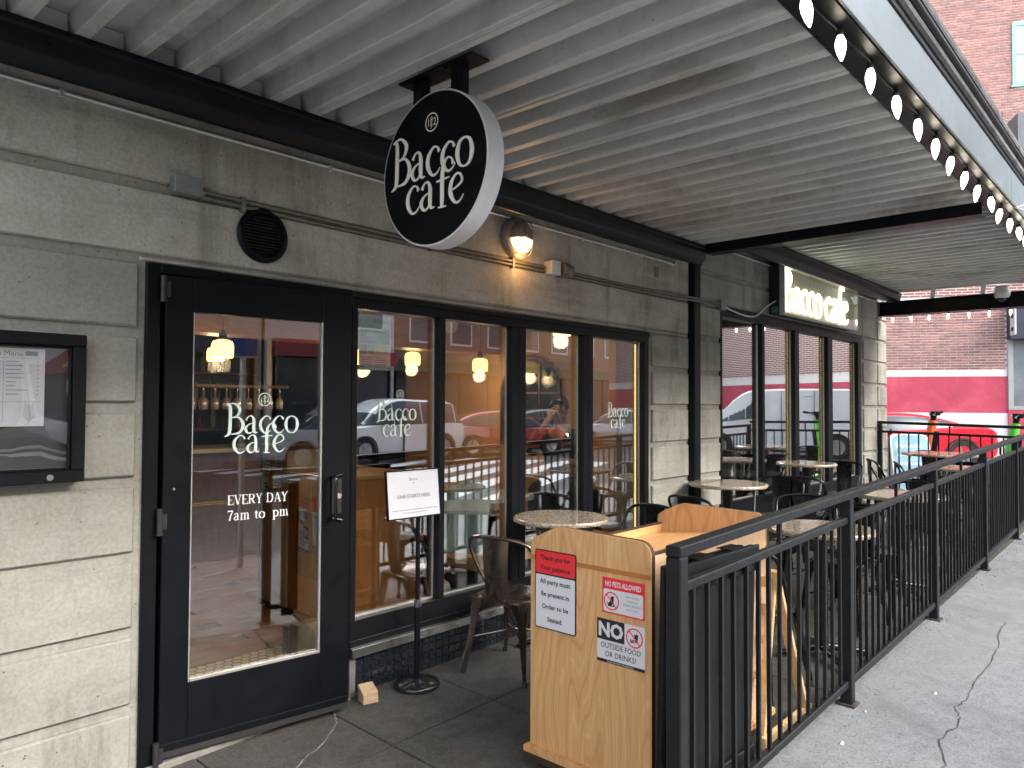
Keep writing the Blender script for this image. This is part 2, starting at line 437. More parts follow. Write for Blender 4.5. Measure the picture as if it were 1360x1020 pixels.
GLY = {
 'B': (1.05, [[(.02,1.62,.03),(.16,1.66,.10),(.26,1.50,.17),(.26,.8,.19),(.24,.2,.19),(.16,-.04,.14),(-.06,-.16,.03)],
              [(.14,1.70,.05),(.5,1.72,.09),(.80,1.42,.17),(.66,1.04,.10),(.34,.92,.04)],
              [(.34,.92,.04),(.76,.92,.10),(1.0,.50,.19),(.78,.06,.13),(.30,-.02,.05)]]),
 'a': (.86, [[(.12,.78,.12),(.26,.98,.06),(.46,1.0,.09),(.57,.76,.17),(.57,.30,.18),(.62,.06,.12),(.80,.06,.03)],
             [(.56,.62,.04),(.26,.52,.07),(.09,.28,.16),(.22,.03,.11),(.44,.06,.06),(.56,.28,.04)]]),
 'c': (.78, [[(.70,.80,.13),(.62,.96,.07),(.40,1.0,.07),(.14,.72,.15),(.12,.34,.18),(.34,.02,.10),(.58,.04,.06),(.76,.22,.02)]]),
 'o': (.90, [[(.45,1.0,.06),(.20,.88,.12),(.09,.5,.19),(.20,.12,.12),(.45,0,.06),(.70,.12,.12),(.81,.5,.19),(.70,.88,.12),(.45,1.0,.06)]]),
 'f': (.70, [[(.92,1.42,.13),(.84,1.62,.07),(.62,1.68,.07),(.42,1.44,.14),(.36,1.0,.18),(.36,.3,.18),(.34,-.02,.12)],
             [(.06,.92,.06),(.36,.95,.08),(.72,.98,.04)],[(.16,-.02,.05),(.36,-.03,.06),(.56,-.02,.05)]]),
 'e': (.80, [[(.14,.46,.05),(.44,.56,.06),(.68,.72,.08),(.60,.96,.09),(.38,1.0,.07),(.14,.72,.15),(.12,.34,.18),(.34,.02,.10),(.58,.04,.06),(.76,.24,.02)]]),
}
def logo(mb, O, U, V, k, s, track=1.0, depth=.002, thick=0):
    x = 0; d = depth
    for ch in s:
        if ch == ' ': x += .6; continue
        adv, st = GLY[ch]
        for q in st:
            ribbon(mb, q, O, U, V, k, (x, 0), d, thick=thick); d += .00035
        x += adv*track
    return x*k
def emblem(mb, O, U, V, r, depth=.002):
    pts = [(r*math.cos(a), r*math.sin(a)) for a in [2*math.pi*i/28 for i in range(29)]]
    ribbon(mb, [(x, y, r*.13) for x, y in pts], O, U, V, 1, (0, 0), depth, smooth=False)
    U = Vector(U); V = Vector(V); O = Vector(O)
    text_mb('I', r*1.25, 'CENTER', O-U*r*.5-V*r*.42, U, V, depth+.0004, 0, .8, mb=mb)
    text_mb('8', r*.95, 'CENTER', O-U*r*.02-V*r*.02, U, V, depth+.0004, 0, .8, mb=mb)
    text_mb('9', r*.95, 'CENTER', O-U*r*.02-V*r*.72, U, V, depth+.0008, 0, .8, mb=mb)
    text_mb('2', r*1.25, 'CENTER', O+U*r*.5-V*r*.42, U, V, depth+.0004, 0, .8, mb=mb)
def arc(cx_, cy_, rx, ry, a0, a1, w0, w1, n=8):
    out = []
    for i in range(n+1):
        a = R(a0+(a1-a0)*i/n); t = i/n
        wv = w0*abs(math.cos(a))+w1*abs(math.sin(a))
        out.append((cx_+rx*math.cos(a), cy_+ry*math.sin(a), wv))
    return out
TH, TN = .17, .07
SERIF = {
 'E': (.92, [[(.2,0,TH),(.2,1.36,TH)],[(.04,1.37,TN),(.82,1.37,TN)],[(.82,1.40,.07),(.84,1.08,.03)],[(.2,.72,TN),(.60,.72,TN)],[(.60,.84,.04),(.60,.6,.04)],[(.04,.03,TN),(.84,.03,TN)],[(.84,0,.08),(.88,.34,.03)]]),
 'V': (1.06, [[(.14,1.38,TH),(.54,0,.14)],[(.54,0,.10),(.92,1.38,TN)],[(-.04,1.38,TN),(.36,1.38,TN)],[(.72,1.38,TN),(1.1,1.38,TN)]]),
 'R': (1.06, [[(.2,0,TH),(.2,1.36,TH)],[(.04,1.37,TN),(.5,1.37,TN)],[(.04,.03,TN),(.4,.03,TN)],[(.5,1.37,.08),(.76,1.28,.12),(.84,1.04,.16),(.74,.78,.11),(.48,.70,.07)],[(.2,.70,TN),(.5,.70,TN)],[(.50,.70,TH),(.86,.06,TH)],[(.80,.03,TN),(1.06,.03,TN)]]),
 'Y': (1.02, [[(.16,1.38,TH),(.52,.66,TH)],[(.52,.66,.10),(.86,1.38,TN)],[(.52,.68,TH),(.52,0,TH)],[(0,1.38,TN),(.36,1.38,TN)],[(.68,1.38,TN),(1.02,1.38,TN)],[(.30,.03,TN),(.74,.03,TN)]]),
 'D': (1.12, [[(.2,0,TH),(.2,1.36,TH)],[(.04,1.37,TN),(.5,1.37,TN)],[(.04,.03,TN),(.5,.03,TN)],[(.48,1.37,.07),(.80,1.25,.13),(.95,.70,.19),(.80,.14,.13),(.48,.03,.07)]]),
 'A': (1.10, [[(.14,0,TN),(.52,1.42,.10)],[(.52,1.42,TH),(.94,0,TH)],[(.26,.48,TN),(.80,.48,TN)],[(-.02,.03,TN),(.32,.03,TN)],[(.74,.03,TN),(1.14,.03,TN)]]),
 '7': (.84, [[(.06,1.33,.12),(.78,1.33,.12)],[(.07,1.38,.05),(.07,1.02,.04)],[(.76,1.30,.07),(.46,.7,.12),(.32,0,.17)]]),
 'a': (.86, [[(.12,.74,.13),(.26,.92,.07),(.46,.94,.09),(.58,.72,.15),(.58,.10,.15)],[(.56,.05,TN),(.76,.05,TN)],[(.58,.56,.05),(.26,.48,.08),(.10,.24,.15),(.24,.02,.10),(.46,.06,.07),(.58,.26,.05)]]),
 'm': (1.44, [[(.22,0,.15),(.22,.92,.15)],[(.04,.92,TN),(.22,.92,TN)],[(.04,.03,TN),(.42,.03,TN)],[(.24,.74,.05),(.44,.93,.08),(.64,.84,.12),(.68,.6,.15),(.68,0,.15)],[(.50,.03,TN),(.86,.03,TN)],[(.70,.74,.05),(.92,.93,.08),(1.10,.84,.12),(1.14,.6,.15),(1.14,0,.15)],[(.96,.03,TN),(1.34,.03,TN)]]),
 't': (.62, [[(.26,1.22,.04),(.28,.9,.14),(.28,.26,.15),(.36,.04,.10),(.58,.12,.03)],[(.04,.89,TN),(.54,.89,TN)]]),
 'o': (.94, [arc(.46,.46,.37,.46,90,450,.17,.06,18)]),
 'p': (1.0, [[(.24,-.42,.15),(.24,.92,.15)],[(.04,.92,TN),(.24,.92,TN)],[(.04,-.40,TN),(.46,-.40,TN)],arc(.50,.46,.34,.46,150,-150,.15,.07,14)]),
}
def serif(mb, s, O, U, V, k, depth=.002):
    x = 0; d = depth
    for ch in s:
        if ch == ' ': x += .55; continue
        adv, st = SERIF[ch]
        for q in st:
            ribbon(mb, q, O, U, V, k, (x, 0), d, 4, smooth=len(q) > 2); d += .00025
        x += adv*1.04
    return x*k

# ------------------------------------------------------------------ ground and streets
def gz(x, y):
    xx = min(x, 11.0); yy = max(min(y, 3.6), -1.25)
    return -.02+.02*(xx-4)+.02*(yy-1.34)
def sheet(x0, x1, y0, y1, dx, dy, fz):
    mb = MB(); nx = max(1, round((x1-x0)/dx)); ny = max(1, round((y1-y0)/dy))
    vs_ = [(x0+(x1-x0)*i/nx, y0+(y1-y0)*j/ny) for j in range(ny+1) for i in range(nx+1)]
    mb.add([(x, y, fz(x, y)) for x, y in vs_], [(j*(nx+1)+i, j*(nx+1)+i+1, (j+1)*(nx+1)+i+1, (j+1)*(nx+1)+i) for j in range(ny) for i in range(nx)])
    return mb
meta(sheet(-120, 160, -140, 140, 1.0*4, 4, lambda x, y: gz(x, y)-.15).obj('road', asphalt), kind='structure')

sidewalk = MB()
sidewalk.add([(-9, -1.2, gz(-9, -1.2)-.05), (15.6, -1.2, gz(15.6, -1.2)-.05), (15.6, 3.34, gz(15.6, 3.34)-.05), (-9, 3.34, gz(-9, 3.34)-.05)], [(0, 1, 2, 3)])
sidewalk = meta(sidewalk.obj('sidewalk', plain('joint_dirt', (.055, .05, .045), .9, 0, .3, 12)), kind='structure')
def slab(x0, x1, y0, y1, mat, gap=.004):
    x0 += gap; x1 -= gap; y0 += gap; y1 -= gap
    n = max(1, int((x1-x0)/1.2)+1); mb = MB()
    dz = random.uniform(-.0012, .0012)
    xs = [x0+(x1-x0)*i/n for i in range(n+1)]
    if x0 < 11 < x1: xs = sorted(xs+[11.0])
    top = []
    for x in xs: top += [(x, y0, gz(x, y0)+dz), (x, y1, gz(x, y1)+dz)]
    m = len(top); bot = [(x, y, z-.045) for x, y, z in top]
    fs = []
    for i in range(len(xs)-1):
        a = 2*i; fs.append((a, a+2, a+3, a+1)); fs += [(a+2, a, m+a, m+a+2), (a+1, a+3, m+a+3, m+a+1)]
    fs += [(0, 1, m+1, m), (m-1, m-2, 2*m-2, 2*m-1)]
    mb.add(top+bot, fs)
    mb.obj('paving_slab', mat, sidewalk)
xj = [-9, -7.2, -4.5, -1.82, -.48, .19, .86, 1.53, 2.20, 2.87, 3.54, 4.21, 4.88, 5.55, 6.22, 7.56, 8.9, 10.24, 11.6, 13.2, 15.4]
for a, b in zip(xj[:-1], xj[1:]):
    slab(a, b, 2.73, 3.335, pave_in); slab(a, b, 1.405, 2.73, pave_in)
for a, b in zip([-9, -5, -1, 2.6, 6.3, 10.0, 13.0], [-5, -1, 2.6, 6.3, 10.0, 13.0, 15.4]):
    slab(a, b, -1.2, 1.405, pave_out, .004)
kerb = MB()
for a in range(-9, 15, 2):
    kerb.box(a+.005, -1.36, -.32, a+1.995, -1.205, -.32); 
kerb = MB()
for i in range(12):
    a = -9+2*i; b = a+2
    kerb.add([(x, y, gz(x, -1.2)+dz) for x in (a+.004, b-.004) for y in (-1.37, -1.206) for dz in (-.3, -.002)],
             [(0, 1, 3, 2), (4, 6, 7, 5), (0, 4, 5, 1), (2, 3, 7, 6), (1, 5, 7, 3), (0, 2, 6, 4)])
kerb.add([(x, y, gz(x, y)+dz) for x in (15.41, 15.58) for y in (-1.37, 10) for dz in (-.3, -.002)],
         [(0, 1, 3, 2), (4, 6, 7, 5), (0, 4, 5, 1), (2, 3, 7, 6), (1, 5, 7, 3), (0, 2, 6, 4)])
meta(kerb.obj('kerb', pave_out, bevel=.015), kind='structure')
corner = MB(); z11 = gz(11, 3.3)
corner.add([(12.0, 3.345, z11-.002), (15.4, 3.345, z11-.002), (15.4, 10, z11-.002), (12.0, 10, z11-.002)], [(0, 1, 2, 3)])
meta(corner.obj('pavement', pave_out), kind='structure')

# cracks in the pavement: jagged dark hairlines lying in the slab face
crack_mat = plain('crack_dirt', (.045, .042, .038), .95, 0, .2, 30)
light_joint = plain('worn_crack_filler', (.22, .21, .19), .9, 0, .3, 30)
def crack(pts, w_, mat, jit=.012):
    P = [(x, y, w_) for x, y in pts]; Q = catmull(P, 7); mb = MB(); L = []
    for i, (x, y, ww) in enumerate(Q):
        x += random.uniform(-jit, jit); y += random.uniform(-jit, jit); h = w_*random.uniform(.35, 1.2)/2
        a = Q[max(0, i-1)]; b = Q[min(len(Q)-1, i+1)]; tx, ty = b[0]-a[0], b[1]-a[1]; d = math.hypot(tx, ty) or 1
        L.append((x-ty/d*h, y+tx/d*h, x+ty/d*h, y-tx/d*h))
    vs_ = []
    for q in L: vs_ += [(q[0], q[1], gz(q[0], q[1])+.003), (q[2], q[3], gz(q[2], q[3])+.003)]
    mb.add(vs_, [(2*i, 2*i+1, 2*i+3, 2*i+2) for i in range(len(L)-1)])
    mb.obj('pavement_crack', mat, sidewalk)
crack([(6.28, .97), (5.90, .949), (5.52, .904), (4.99, .902), (4.58, .894), (4.45, .906), (4.26, .853), (3.99, .88), (3.75, .81), (3.3, .83), (2.9, .78)], .0075, crack_mat, .009)
crack([(6.75, .80), (6.9, .74), (6.7, .68), (6.45, .62), (6.5, .45)], .009, crack_mat)
crack([(6.3, .74), (7.2, .70), (8.3, .78)], .007, crack_mat)
crack([(2.20, 3.19), (2.16, 3.12), (2.10, 3.06), (1.98, 2.97), (1.88, 2.93), (1.80, 2.88), (1.66, 2.80)], .009, light_joint, .006)
crack([(2.45, 2.2), (2.6, 2.33), (2.9, 2.45), (3.1, 2.62)], .004, crack_mat)

# painted markings on the carriageway: a zebra crossing and the centre lines
def rz(x, y): return gz(x, y)-.15
paint_white = plain('road_paint_white', (.82, .83, .83), .7, 0, .12, 4)
paint_yellow = plain('road_paint_yellow', (.65, .42, .04), .7, 0, .12, 4)
ze = Vector((.92, -.39)); zp = Vector((-.39, -.92)).normalized()
for i in range(14):
    o = Vector((9.0, -1.75))+zp*.95*i; L = []; mb = MB()
    for k in range(19):
        for q in (0, .48):
            p = o+ze*.5*k+zp*q; L.append((p.x, p.y, rz(p.x, p.y)+.006))
    mb.add(L, [(2*k, 2*k+1, 2*k+3, 2*k+2) for k in range(18)])
    meta(mb.obj('crosswalk_stripe', paint_white), kind='structure')
mb = MB()
for y0 in (-6.9, -7.15):
    for a in range(-60, 4, 4):
        mb.add([(x, y, rz(x, y)+.004) for x, y in ((a, y0), (a+4, y0), (a+4, y0-.11), (a, y0-.11))], [(3, 2, 1, 0)])
meta(mb.obj('centre_line', paint_yellow), kind='structure')

# ------------------------------------------------------------------ the cafe building
FY = 3.3
bld = thing('cafe_building', 'weathered grey concrete cafe building with grooved block walls and black framed windows', 'building', (0, FY, 0))
core = MB(); Y0, Y1 = FY+.022, FY+.34
for b in ((-9, Y0, -.3, 1.297, Y1, 4.1), (1.297, Y0, 2.156, 6.62, Y1, 4.1), (2.40, FY+.018, -.3, 5.34, Y1, .195), (5.34, Y0, -.3, 6.62, Y1, 2.156),
          (6.62, Y0, 2.505, 10.82, Y1, 4.1), (6.62, FY+.03, -.3, 10.82, Y1, .10), (10.82, Y0, -.3, 11.94, Y1, 4.1), (11.60, Y1, -.3, 11.94, 10, 4.1)):
    core.box(*b)
core.obj('wall', concrete_b, bld)
up = MB(); up.box(-9, FY-.02, 4.1, 11.96, 10, 9.5); up.obj('upper_wall', concrete, bld)
GT = [2.51, 2.19, 1.87, 1.55, 1.235, .915, .60, .28, -.04]
def block(x0, x1, z0, z1, mat, y0=FY, lab=None):
    j = random.uniform(-.0015, .0015)
    mb = MB(); n = max(1, int((x1-x0)/.45)); xs = [x0+(x1-x0)*i/n for i in range(n+1)]
    wob = lambda: random.uniform(-.0022, .0022)
    F = [(x, y0+j, z0+wob()) for x in xs]+[(x, y0+j, z1+wob()) for x in xs]
    e = .007
    F = [(x+(e if i % (n+1) == 0 else -e if i % (n+1) == n else 0), y, z+(e if i <= n else -e)) for i, (x, y, z) in enumerate(F)]
    Bk = [(x, y0+.009+j, z0) for x in xs]+[(x, y0+.009+j, z1) for x in xs]
    Dk = [(x, y0+.03, z0) for x in xs]+[(x, y0+.03, z1) for x in xs]
    m = 2*(n+1); fs = []
    for i in range(n):
        a, b, c, d = i, i+1, n+2+i, n+1+i
        fs += [(a, b, c, d), (m+a, m+b, b, a), (d, c, m+c, m+d), (2*m+a, 2*m+b, m+b, m+a), (m+d, m+c, 2*m+c, 2*m+d)]
    for a, d in ((0, n+1), ): fs += [(m+a, a, d, m+d), (2*m+a, m+a, m+d, 2*m+d)]
    for a, d in ((n, 2*n+1), ): fs += [(a, m+a, m+d, d), (m+a, 2*m+a, 2*m+d, m+d)]
    mb.add(F+Bk+Dk, fs)
    mb.obj('concrete_block', mat, bld)
G_ = .045
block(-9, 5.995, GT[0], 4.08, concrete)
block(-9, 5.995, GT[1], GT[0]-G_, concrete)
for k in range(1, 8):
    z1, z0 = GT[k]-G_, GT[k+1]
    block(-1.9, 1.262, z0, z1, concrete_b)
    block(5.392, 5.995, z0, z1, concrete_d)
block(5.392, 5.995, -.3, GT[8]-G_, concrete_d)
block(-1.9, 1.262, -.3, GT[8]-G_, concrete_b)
block(1.27, 5.995, 2.158, GT[1]-G_+.032, concrete, FY+.008)
for k, z in enumerate((3.12, 2.81, 2.51, 2.19, 1.87, 1.55, 1.235, .915, .60, .28)):
    z0 = (2.81, 2.51, 2.19, 1.87, 1.55, 1.235, .915, .60, .28, -.3)[k]; z1 = z-G_
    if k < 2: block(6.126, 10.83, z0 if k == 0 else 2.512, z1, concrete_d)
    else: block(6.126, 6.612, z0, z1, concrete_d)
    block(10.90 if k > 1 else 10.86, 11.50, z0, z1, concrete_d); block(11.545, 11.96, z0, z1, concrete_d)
block(6.126, 11.96, 3.12, 4.08, concrete_d)

# --- interior shell (rooms seen through the glass)
int_wall = plain('interior_orange_plaster', (.38, .235, .125), .8, 0, .1, 2)
int_brown = mk_wood('interior_brown_panelling', (.14, .05, .022), (.24, .09, .04), (.30, .13, .06), 'X', .7, .4)
int_ceil = plain('interior_ceiling_paint', (.36, .25, .16), .8, 0, .12, 1.5)
int_dark = plain('interior_dark_wall', (.10, .085, .07), .8, 0, .2, 2)
int_grey = plain('interior_grey_wall', (.28, .30, .28), .8, 0, .15, 2)
mb = MB(); mb.box(-.5, 10, 0, 6.3, 10.2, 3.4); mb.obj('interior_back_wall', int_dark, bld)
mb = MB(); mb.box(-.62, 3.65, 0, -.5, 10.2, 3.4); mb.obj('interior_side_wall', int_dark, bld)
mb = MB(); mb.box(6.3, 3.65, 0, 6.42, 10.2, 3.4); mb.obj('interior_partition', int_wall, bld)
mb = MB(); mb.box(-.62, 3.64, 2.95, 11.6, 10.2, 3.05); mb.obj('interior_ceiling', int_ceil, bld)
mb = MB(); mb.box(6.42, 8.2, 0, 11.6, 8.4, 3.4); mb.obj('interior_back_wall', int_grey, bld)
mb = MB(); mb.box(-.6, 5.9, 2.12, 6.3, 6.2, 2.949); mb.obj('bulkhead', int_brown, bld)
mb = MB()
mb.add([(4.35, 7.6, 0), (6.29, 7.6, 0), (6.29, 7.6, 2.94), (4.35, 7.6, 2.94)], [(0, 1, 2, 3)])
mb.box(4.35, 7.6, .0, 6.29, 7.7, 2.94); mb.obj('interior_orange_wall', int_wall, bld)
fl = MB(); fl.box(-.6, 3.33, -.25, 11.6, 10.2, -.012); fl.obj('interior_floor', dark_wood, bld)
for i in range(30):
    y = 4.32+i*.13
    if y > 8: break
    off = (i % 3)*.7
    for x0 in (-.55-off+.7*0, 1.6-off, 3.9-off, 6.2-off):
        mb = MB(); mb.box(max(x0, -.55)+.002, y+.002, -.012, min(x0+2.15, 8.2)-.002, y+.128, random.uniform(0, .002)); mb.obj('floor_board', board_wood, bld)
# hexagonal tile mat inside the door, about two centimetres a tile: too many to lift one by one
hexm = MB(); hr = .032
for j in range(27):
    for i in range(36):
        x = 1.05+i*hr*1.74+(j % 2)*hr*.87; y = 3.36+j*hr*1.51
        if x > 3.0 or y > 4.28: continue
        vs_ = [(x+hr*.9*math.cos(R(60*k+30)), y+hr*.9*math.sin(R(60*k+30)), .002) for k in range(6)]
        hexm.add(vs_, [range(6)])
hexm.obj('hexagon_floor_tiles', plain('hexagon_tile', (.50, .38, .24), .35, 0, .15, 30), bld, kind='stuff')
mb = MB(); mb.box(1.0, 3.335, -.011, 3.1, 4.30, -.004); mb.obj('tile_grout_bed', plain('tile_grout', (.05, .04, .035), .9), bld)

# --- kick tiles below the first window
tile_mat = plain('black_glazed_tile', (.012, .015, .02), .12, 0, .3, 25)
tme = MB(); tme.cbox((0, 0, 0), (.0475, .014, .0455)); tme = tme.mesh('wall_tile', bevel=.002); tme.materials.append(tile_mat)
for j in range(4):
    for i in range(56):
        o = link('wall_tile', tme, None, bld); o.location = (2.432+i*.0522-0, FY+.012-FY+random.uniform(-.0008, .0008), .172-j*.050)
mb = MB(); mb.box(2.362, FY-.002, -.2, 2.402, FY+.05, .195); mb.obj('sill_end_post', plain('worn_grey_metal', (.22, .21, .20), .5, .4, .2, 20), bld, bevel=.002)

# --- windows
def window(X0, X1, z0, z1, head, foot, mull, rj, gm, lj=.04, name_lab=None):
    fr = MB(); ya, yb = FY+.003, FY+.078
    fr.box(X0, ya, z1-head, X1, yb, z1); fr.box(X0, ya, z0, X1, yb, z0+foot)
    fr.box(X0, ya+.001, z0+foot, X0+lj, yb, z1-head); fr.box(X1-rj, ya+.001, z0+foot, X1, yb, z1-head)
    fr.box(X0, ya-.012, z1-.035, X1, ya, z1-.006)
    xs = [X0+lj]
    for a, b in mull:
        if b-a > .1:
            c = (a+b)/2; fr.box(a, ya+.001, z0+foot, c-.003, yb, z1-head); fr.box(c+.003, ya+.004, z0+foot, b, yb, z1-head); fr.box(c-.003, ya+.03, z0+foot, c+.003, yb, z1-head)
        else: fr.box(a, ya+.001, z0+foot, b, yb, z1-head)
        xs += [a, b]
    xs.append(X1-rj)
    f = fr.obj('window', frame_paint, bld, bevel=.003)
    sp = plain('pane_spacer', (.46, .45, .42), .35, .6, .1, 20)
    for a, b in zip(xs[::2], xs[1::2]):
        p = MB(); p.box(a-.002, FY+.062, z0+foot-.002, b+.002, FY+.069, z1-head+.002); p.obj('pane', gm, f)
        s = MB(); t_ = .009
        s.box(b-t_, FY+.0535, z0+foot, b-.001, FY+.0615, z1-head); s.box(a, FY+.0535, z0+foot, b-t_, FY+.0615, z0+foot+t_)
        s.obj('glazing_bead', sp, f)
    return f
win1 = window(2.362, 5.332, .282, 2.150, .088, .105, [(3.0, 3.043), (3.645, 3.785), (4.43, 4.555)], .062, glass)
win2 = window(6.622, 10.80, .50, 2.505, .10, .10, [(7.57, 7.635), (8.46, 8.59), (9.52, 9.69)], .13, glass2)
mb = MB(); mb.box(6.63, FY+.0, .1, 10.8, FY+.06, .498); mb.obj('window_base_panel', frame_paint, bld, bevel=.004)
mb = MB(); mb.prism([(FY-.028, .197), (FY-.028, .245), (FY+.0, .252), (FY+.0, .281), (FY+.07, .281), (FY+.07, .197)], (2.362, 0, 0), (0, 1, 0), (0, 0, 1), (2.97, 0, 0))
mb.obj('metal_sill', steel, bld, bevel=.002)
mb = MB(); mb.box(2.362, FY-.006, .2525, 5.332, FY-.001, .281); mb.obj('sill_upstand', frame_paint, bld)
# vinyl lettering on the panes
mb = MB(); U, V = (1, 0, 0), (0, 0, 1)
for x in (2.575, 4.82):
    for dx, z, s in ((0, 1.452, 'Bacco'), (.04, 1.362, 'cafe')):
        mb = MB(); logo(mb, (x+dx, FY+.061, z), U, V, .0655, s); mb.obj('lettering', mint, win1)
mb = MB(); emblem(mb, (2.74, FY+.061, 1.60), U, V, .026); mb.obj('emblem', mint, win1)
# warm strip lights glowing down the far jambs, as in the photograph
strip = emit('warm_strip', (1, .62, .22), .5)
for x in (5.262, ):
    mb = MB(); mb.box(x-.006, FY+.085, .42, x, FY+.095, 2.05); mb.obj('strip_light', strip, win1)
for x in (8.452, 9.512, 10.662):
    mb = MB(); mb.box(x-.006, FY+.085, .62, x, FY+.095, 2.39); mb.obj('strip_light', strip, win2)

# --- door frame and the leaf standing a little open
mb = MB()
mb.box(1.297, FY+.002, -.09, 1.358, FY+.12, 2.155); mb.box(1.358, FY+.002, 2.112, 2.362, FY+.12, 2.155); mb.box(2.302, FY+.002, -.09, 2.3615, FY+.12, 2.112); mb.box(1.3585, FY+.06, -.09, 1.41, FY+.118, 2.111); mb.box(1.411, FY+.06, 2.085, 2.30, FY+.118, 2.111)
mb.obj('door_frame', black_paint, bld, bevel=.003)
mb = MB(); mb.box(1.30, FY-.02, -.10, 2.36, FY+.13, -.006); mb.obj('door_threshold', plain('threshold_concrete', (.20, .19, .17), .8, 0, .2, 12), bld, bevel=.004)
DA = R(8); DU = Vector((math.cos(DA), -math.sin(DA), 0)); DN = Vector((-math.sin(DA), -math.cos(DA), 0)); DH = Vector((1.372, 3.287, 0))
def DP(s, d, z): return DH+DU*s+DN*d+Vector((0, 0, z))
def dbox(mb, s0, s1, d0, d1, z0, z1):
    m = Matrix((DU, -DN, Vector((0, 0, 1)))).transposed().to_4x4(); m.translation = DH
    mb.box(s0, -d1, z0, s1, -d0, z1, m)
W_, GL, GR, GB, GTp = .893, .118, .742, .316, 1.952
leaf = MB()
for q in ((0, GL, .055, 2.106), (GR, W_, .055, 2.106), (GL, GR, .055, GB), (GL, GR, GTp, 2.106)): dbox(leaf, q[0], q[1], -.045, 0, q[2], q[3])
dbox(leaf, 0, W_, -.05, .008, .045, .075)
leaf = leaf.obj('door', black_paint, bld, bevel=.0025)
mb = MB(); dbox(mb, GL-.003, GR+.003, -.028, -.020, GB-.003, GTp+.003); mb.obj('pane', door_glass, leaf)
mb = MB(); b_ = .010
for q in ((GL, GL+b_*.6, GB, GTp), (GR-b_, GR, GB, GTp), (GL+b_, GR-b_, GB, GB+b_)): dbox(mb, q[0], q[1], -.0195, -.006, q[2], q[3])
mb.obj('glazing_bead', plain('pane_spacer_steel', (.5, .49, .46), .35, .7, .1, 20), leaf)
mb = MB(); dbox(mb, .0, W_, -.042, -.002, .012, .044); mb.obj('door_sweep', rubber, leaf)
for z in (.03, 1.03, 2.04):
    mb = MB(); mb.cyl(DP(-.012, .008, z-.05), DP(-.012, .008, z+.06), .013, n=14); mb.cyl(DP(-.012, .008, z-.055), DP(-.012, .008, z-.05), .015, n=14)
    dbox(mb, -.012, .018, .001, .009, z-.03, z+.035); mb.obj('hinge', plain('hinge_black', (.03, .03, .034), .4, .3), leaf, smooth=40)
mb = MB(); pts = [(.800, .004, 1.185), (.800, .05, 1.19), (.800, .062, 1.17), (.800, .062, 1.08), (.800, .062, .985), (.800, .05, .968), (.800, .004, .972)]
hb = MB(); dbox(hb, .79, .845, .0005, .016, .99, 1.175); hb.obj('handle_plate', black_print, leaf, bevel=.006)
pts = [(.785, .003, 1.175), (.785, .045, 1.185), (.785, .062, 1.165), (.785, .064, 1.08), (.785, .062, .99), (.785, .045, .968), (.785, .003, .975)]
mb.tube([DP(*p) for p in catmull(pts, 5)], .0085, 10); mb.tube([DP(.785, .003, 1.175), DP(.845, .012, 1.19)], .007, 8); mb.tube([DP(.785, .003, .975), DP(.845, .012, .96)], .007, 8)
mb.obj('handle', plain('polished_black_handle', (.05, .05, .055), .12, .9, .2, 10), leaf, smooth=50)
mb = MB(); mb.cyl(DP(.822, .016, 1.085), DP(.822, .026, 1.085), .014, n=16); mb.obj('lock_cylinder', steel, leaf, smooth=40)
for s, z in ((.045, 1.17), ): 
    mb = MB(); mb.cyl(DP(s, 0, z), DP(s, .004, z), .006, n=12); mb.obj('screw_cap', steel, leaf, smooth=40)
mb = MB(); O = lambda s, z: DP(s, -.0185, z)
logo(mb, O(.270, 1.405), DU, V, .0805, 'Bacco'); mb.obj('lettering', mint, leaf)
mb = MB(); logo(mb, O(.302, 1.315), DU, V, .0805, 'cafe'); mb.obj('lettering', mint, leaf)
mb = MB(); emblem(mb, O(.452, 1.565), DU, V, .030); mb.obj('emblem', mint, leaf)
mb = MB(); serif(mb, 'EVERY DAY', O(.284, 1.078), DU, V, .0312); mb.obj('opening_hours', vinyl, leaf); mb = MB(); serif(mb, '7am to', O(.284, 1.006), DU, V, .0325); serif(mb, 'pm', O(.496, 1.006), DU, V, .0325)
mb.obj('opening_hours', vinyl, leaf)

# black downpipe on the pier
mb = MB(); mb.box(6.003, FY-.055, .02, 6.118, FY+.02, 2.86)
solo('downpipe', mb, channel_paint, 'black square downpipe running down the concrete pier between the two windows', 'pipe', (6.06, FY, .02), bevel=.006)

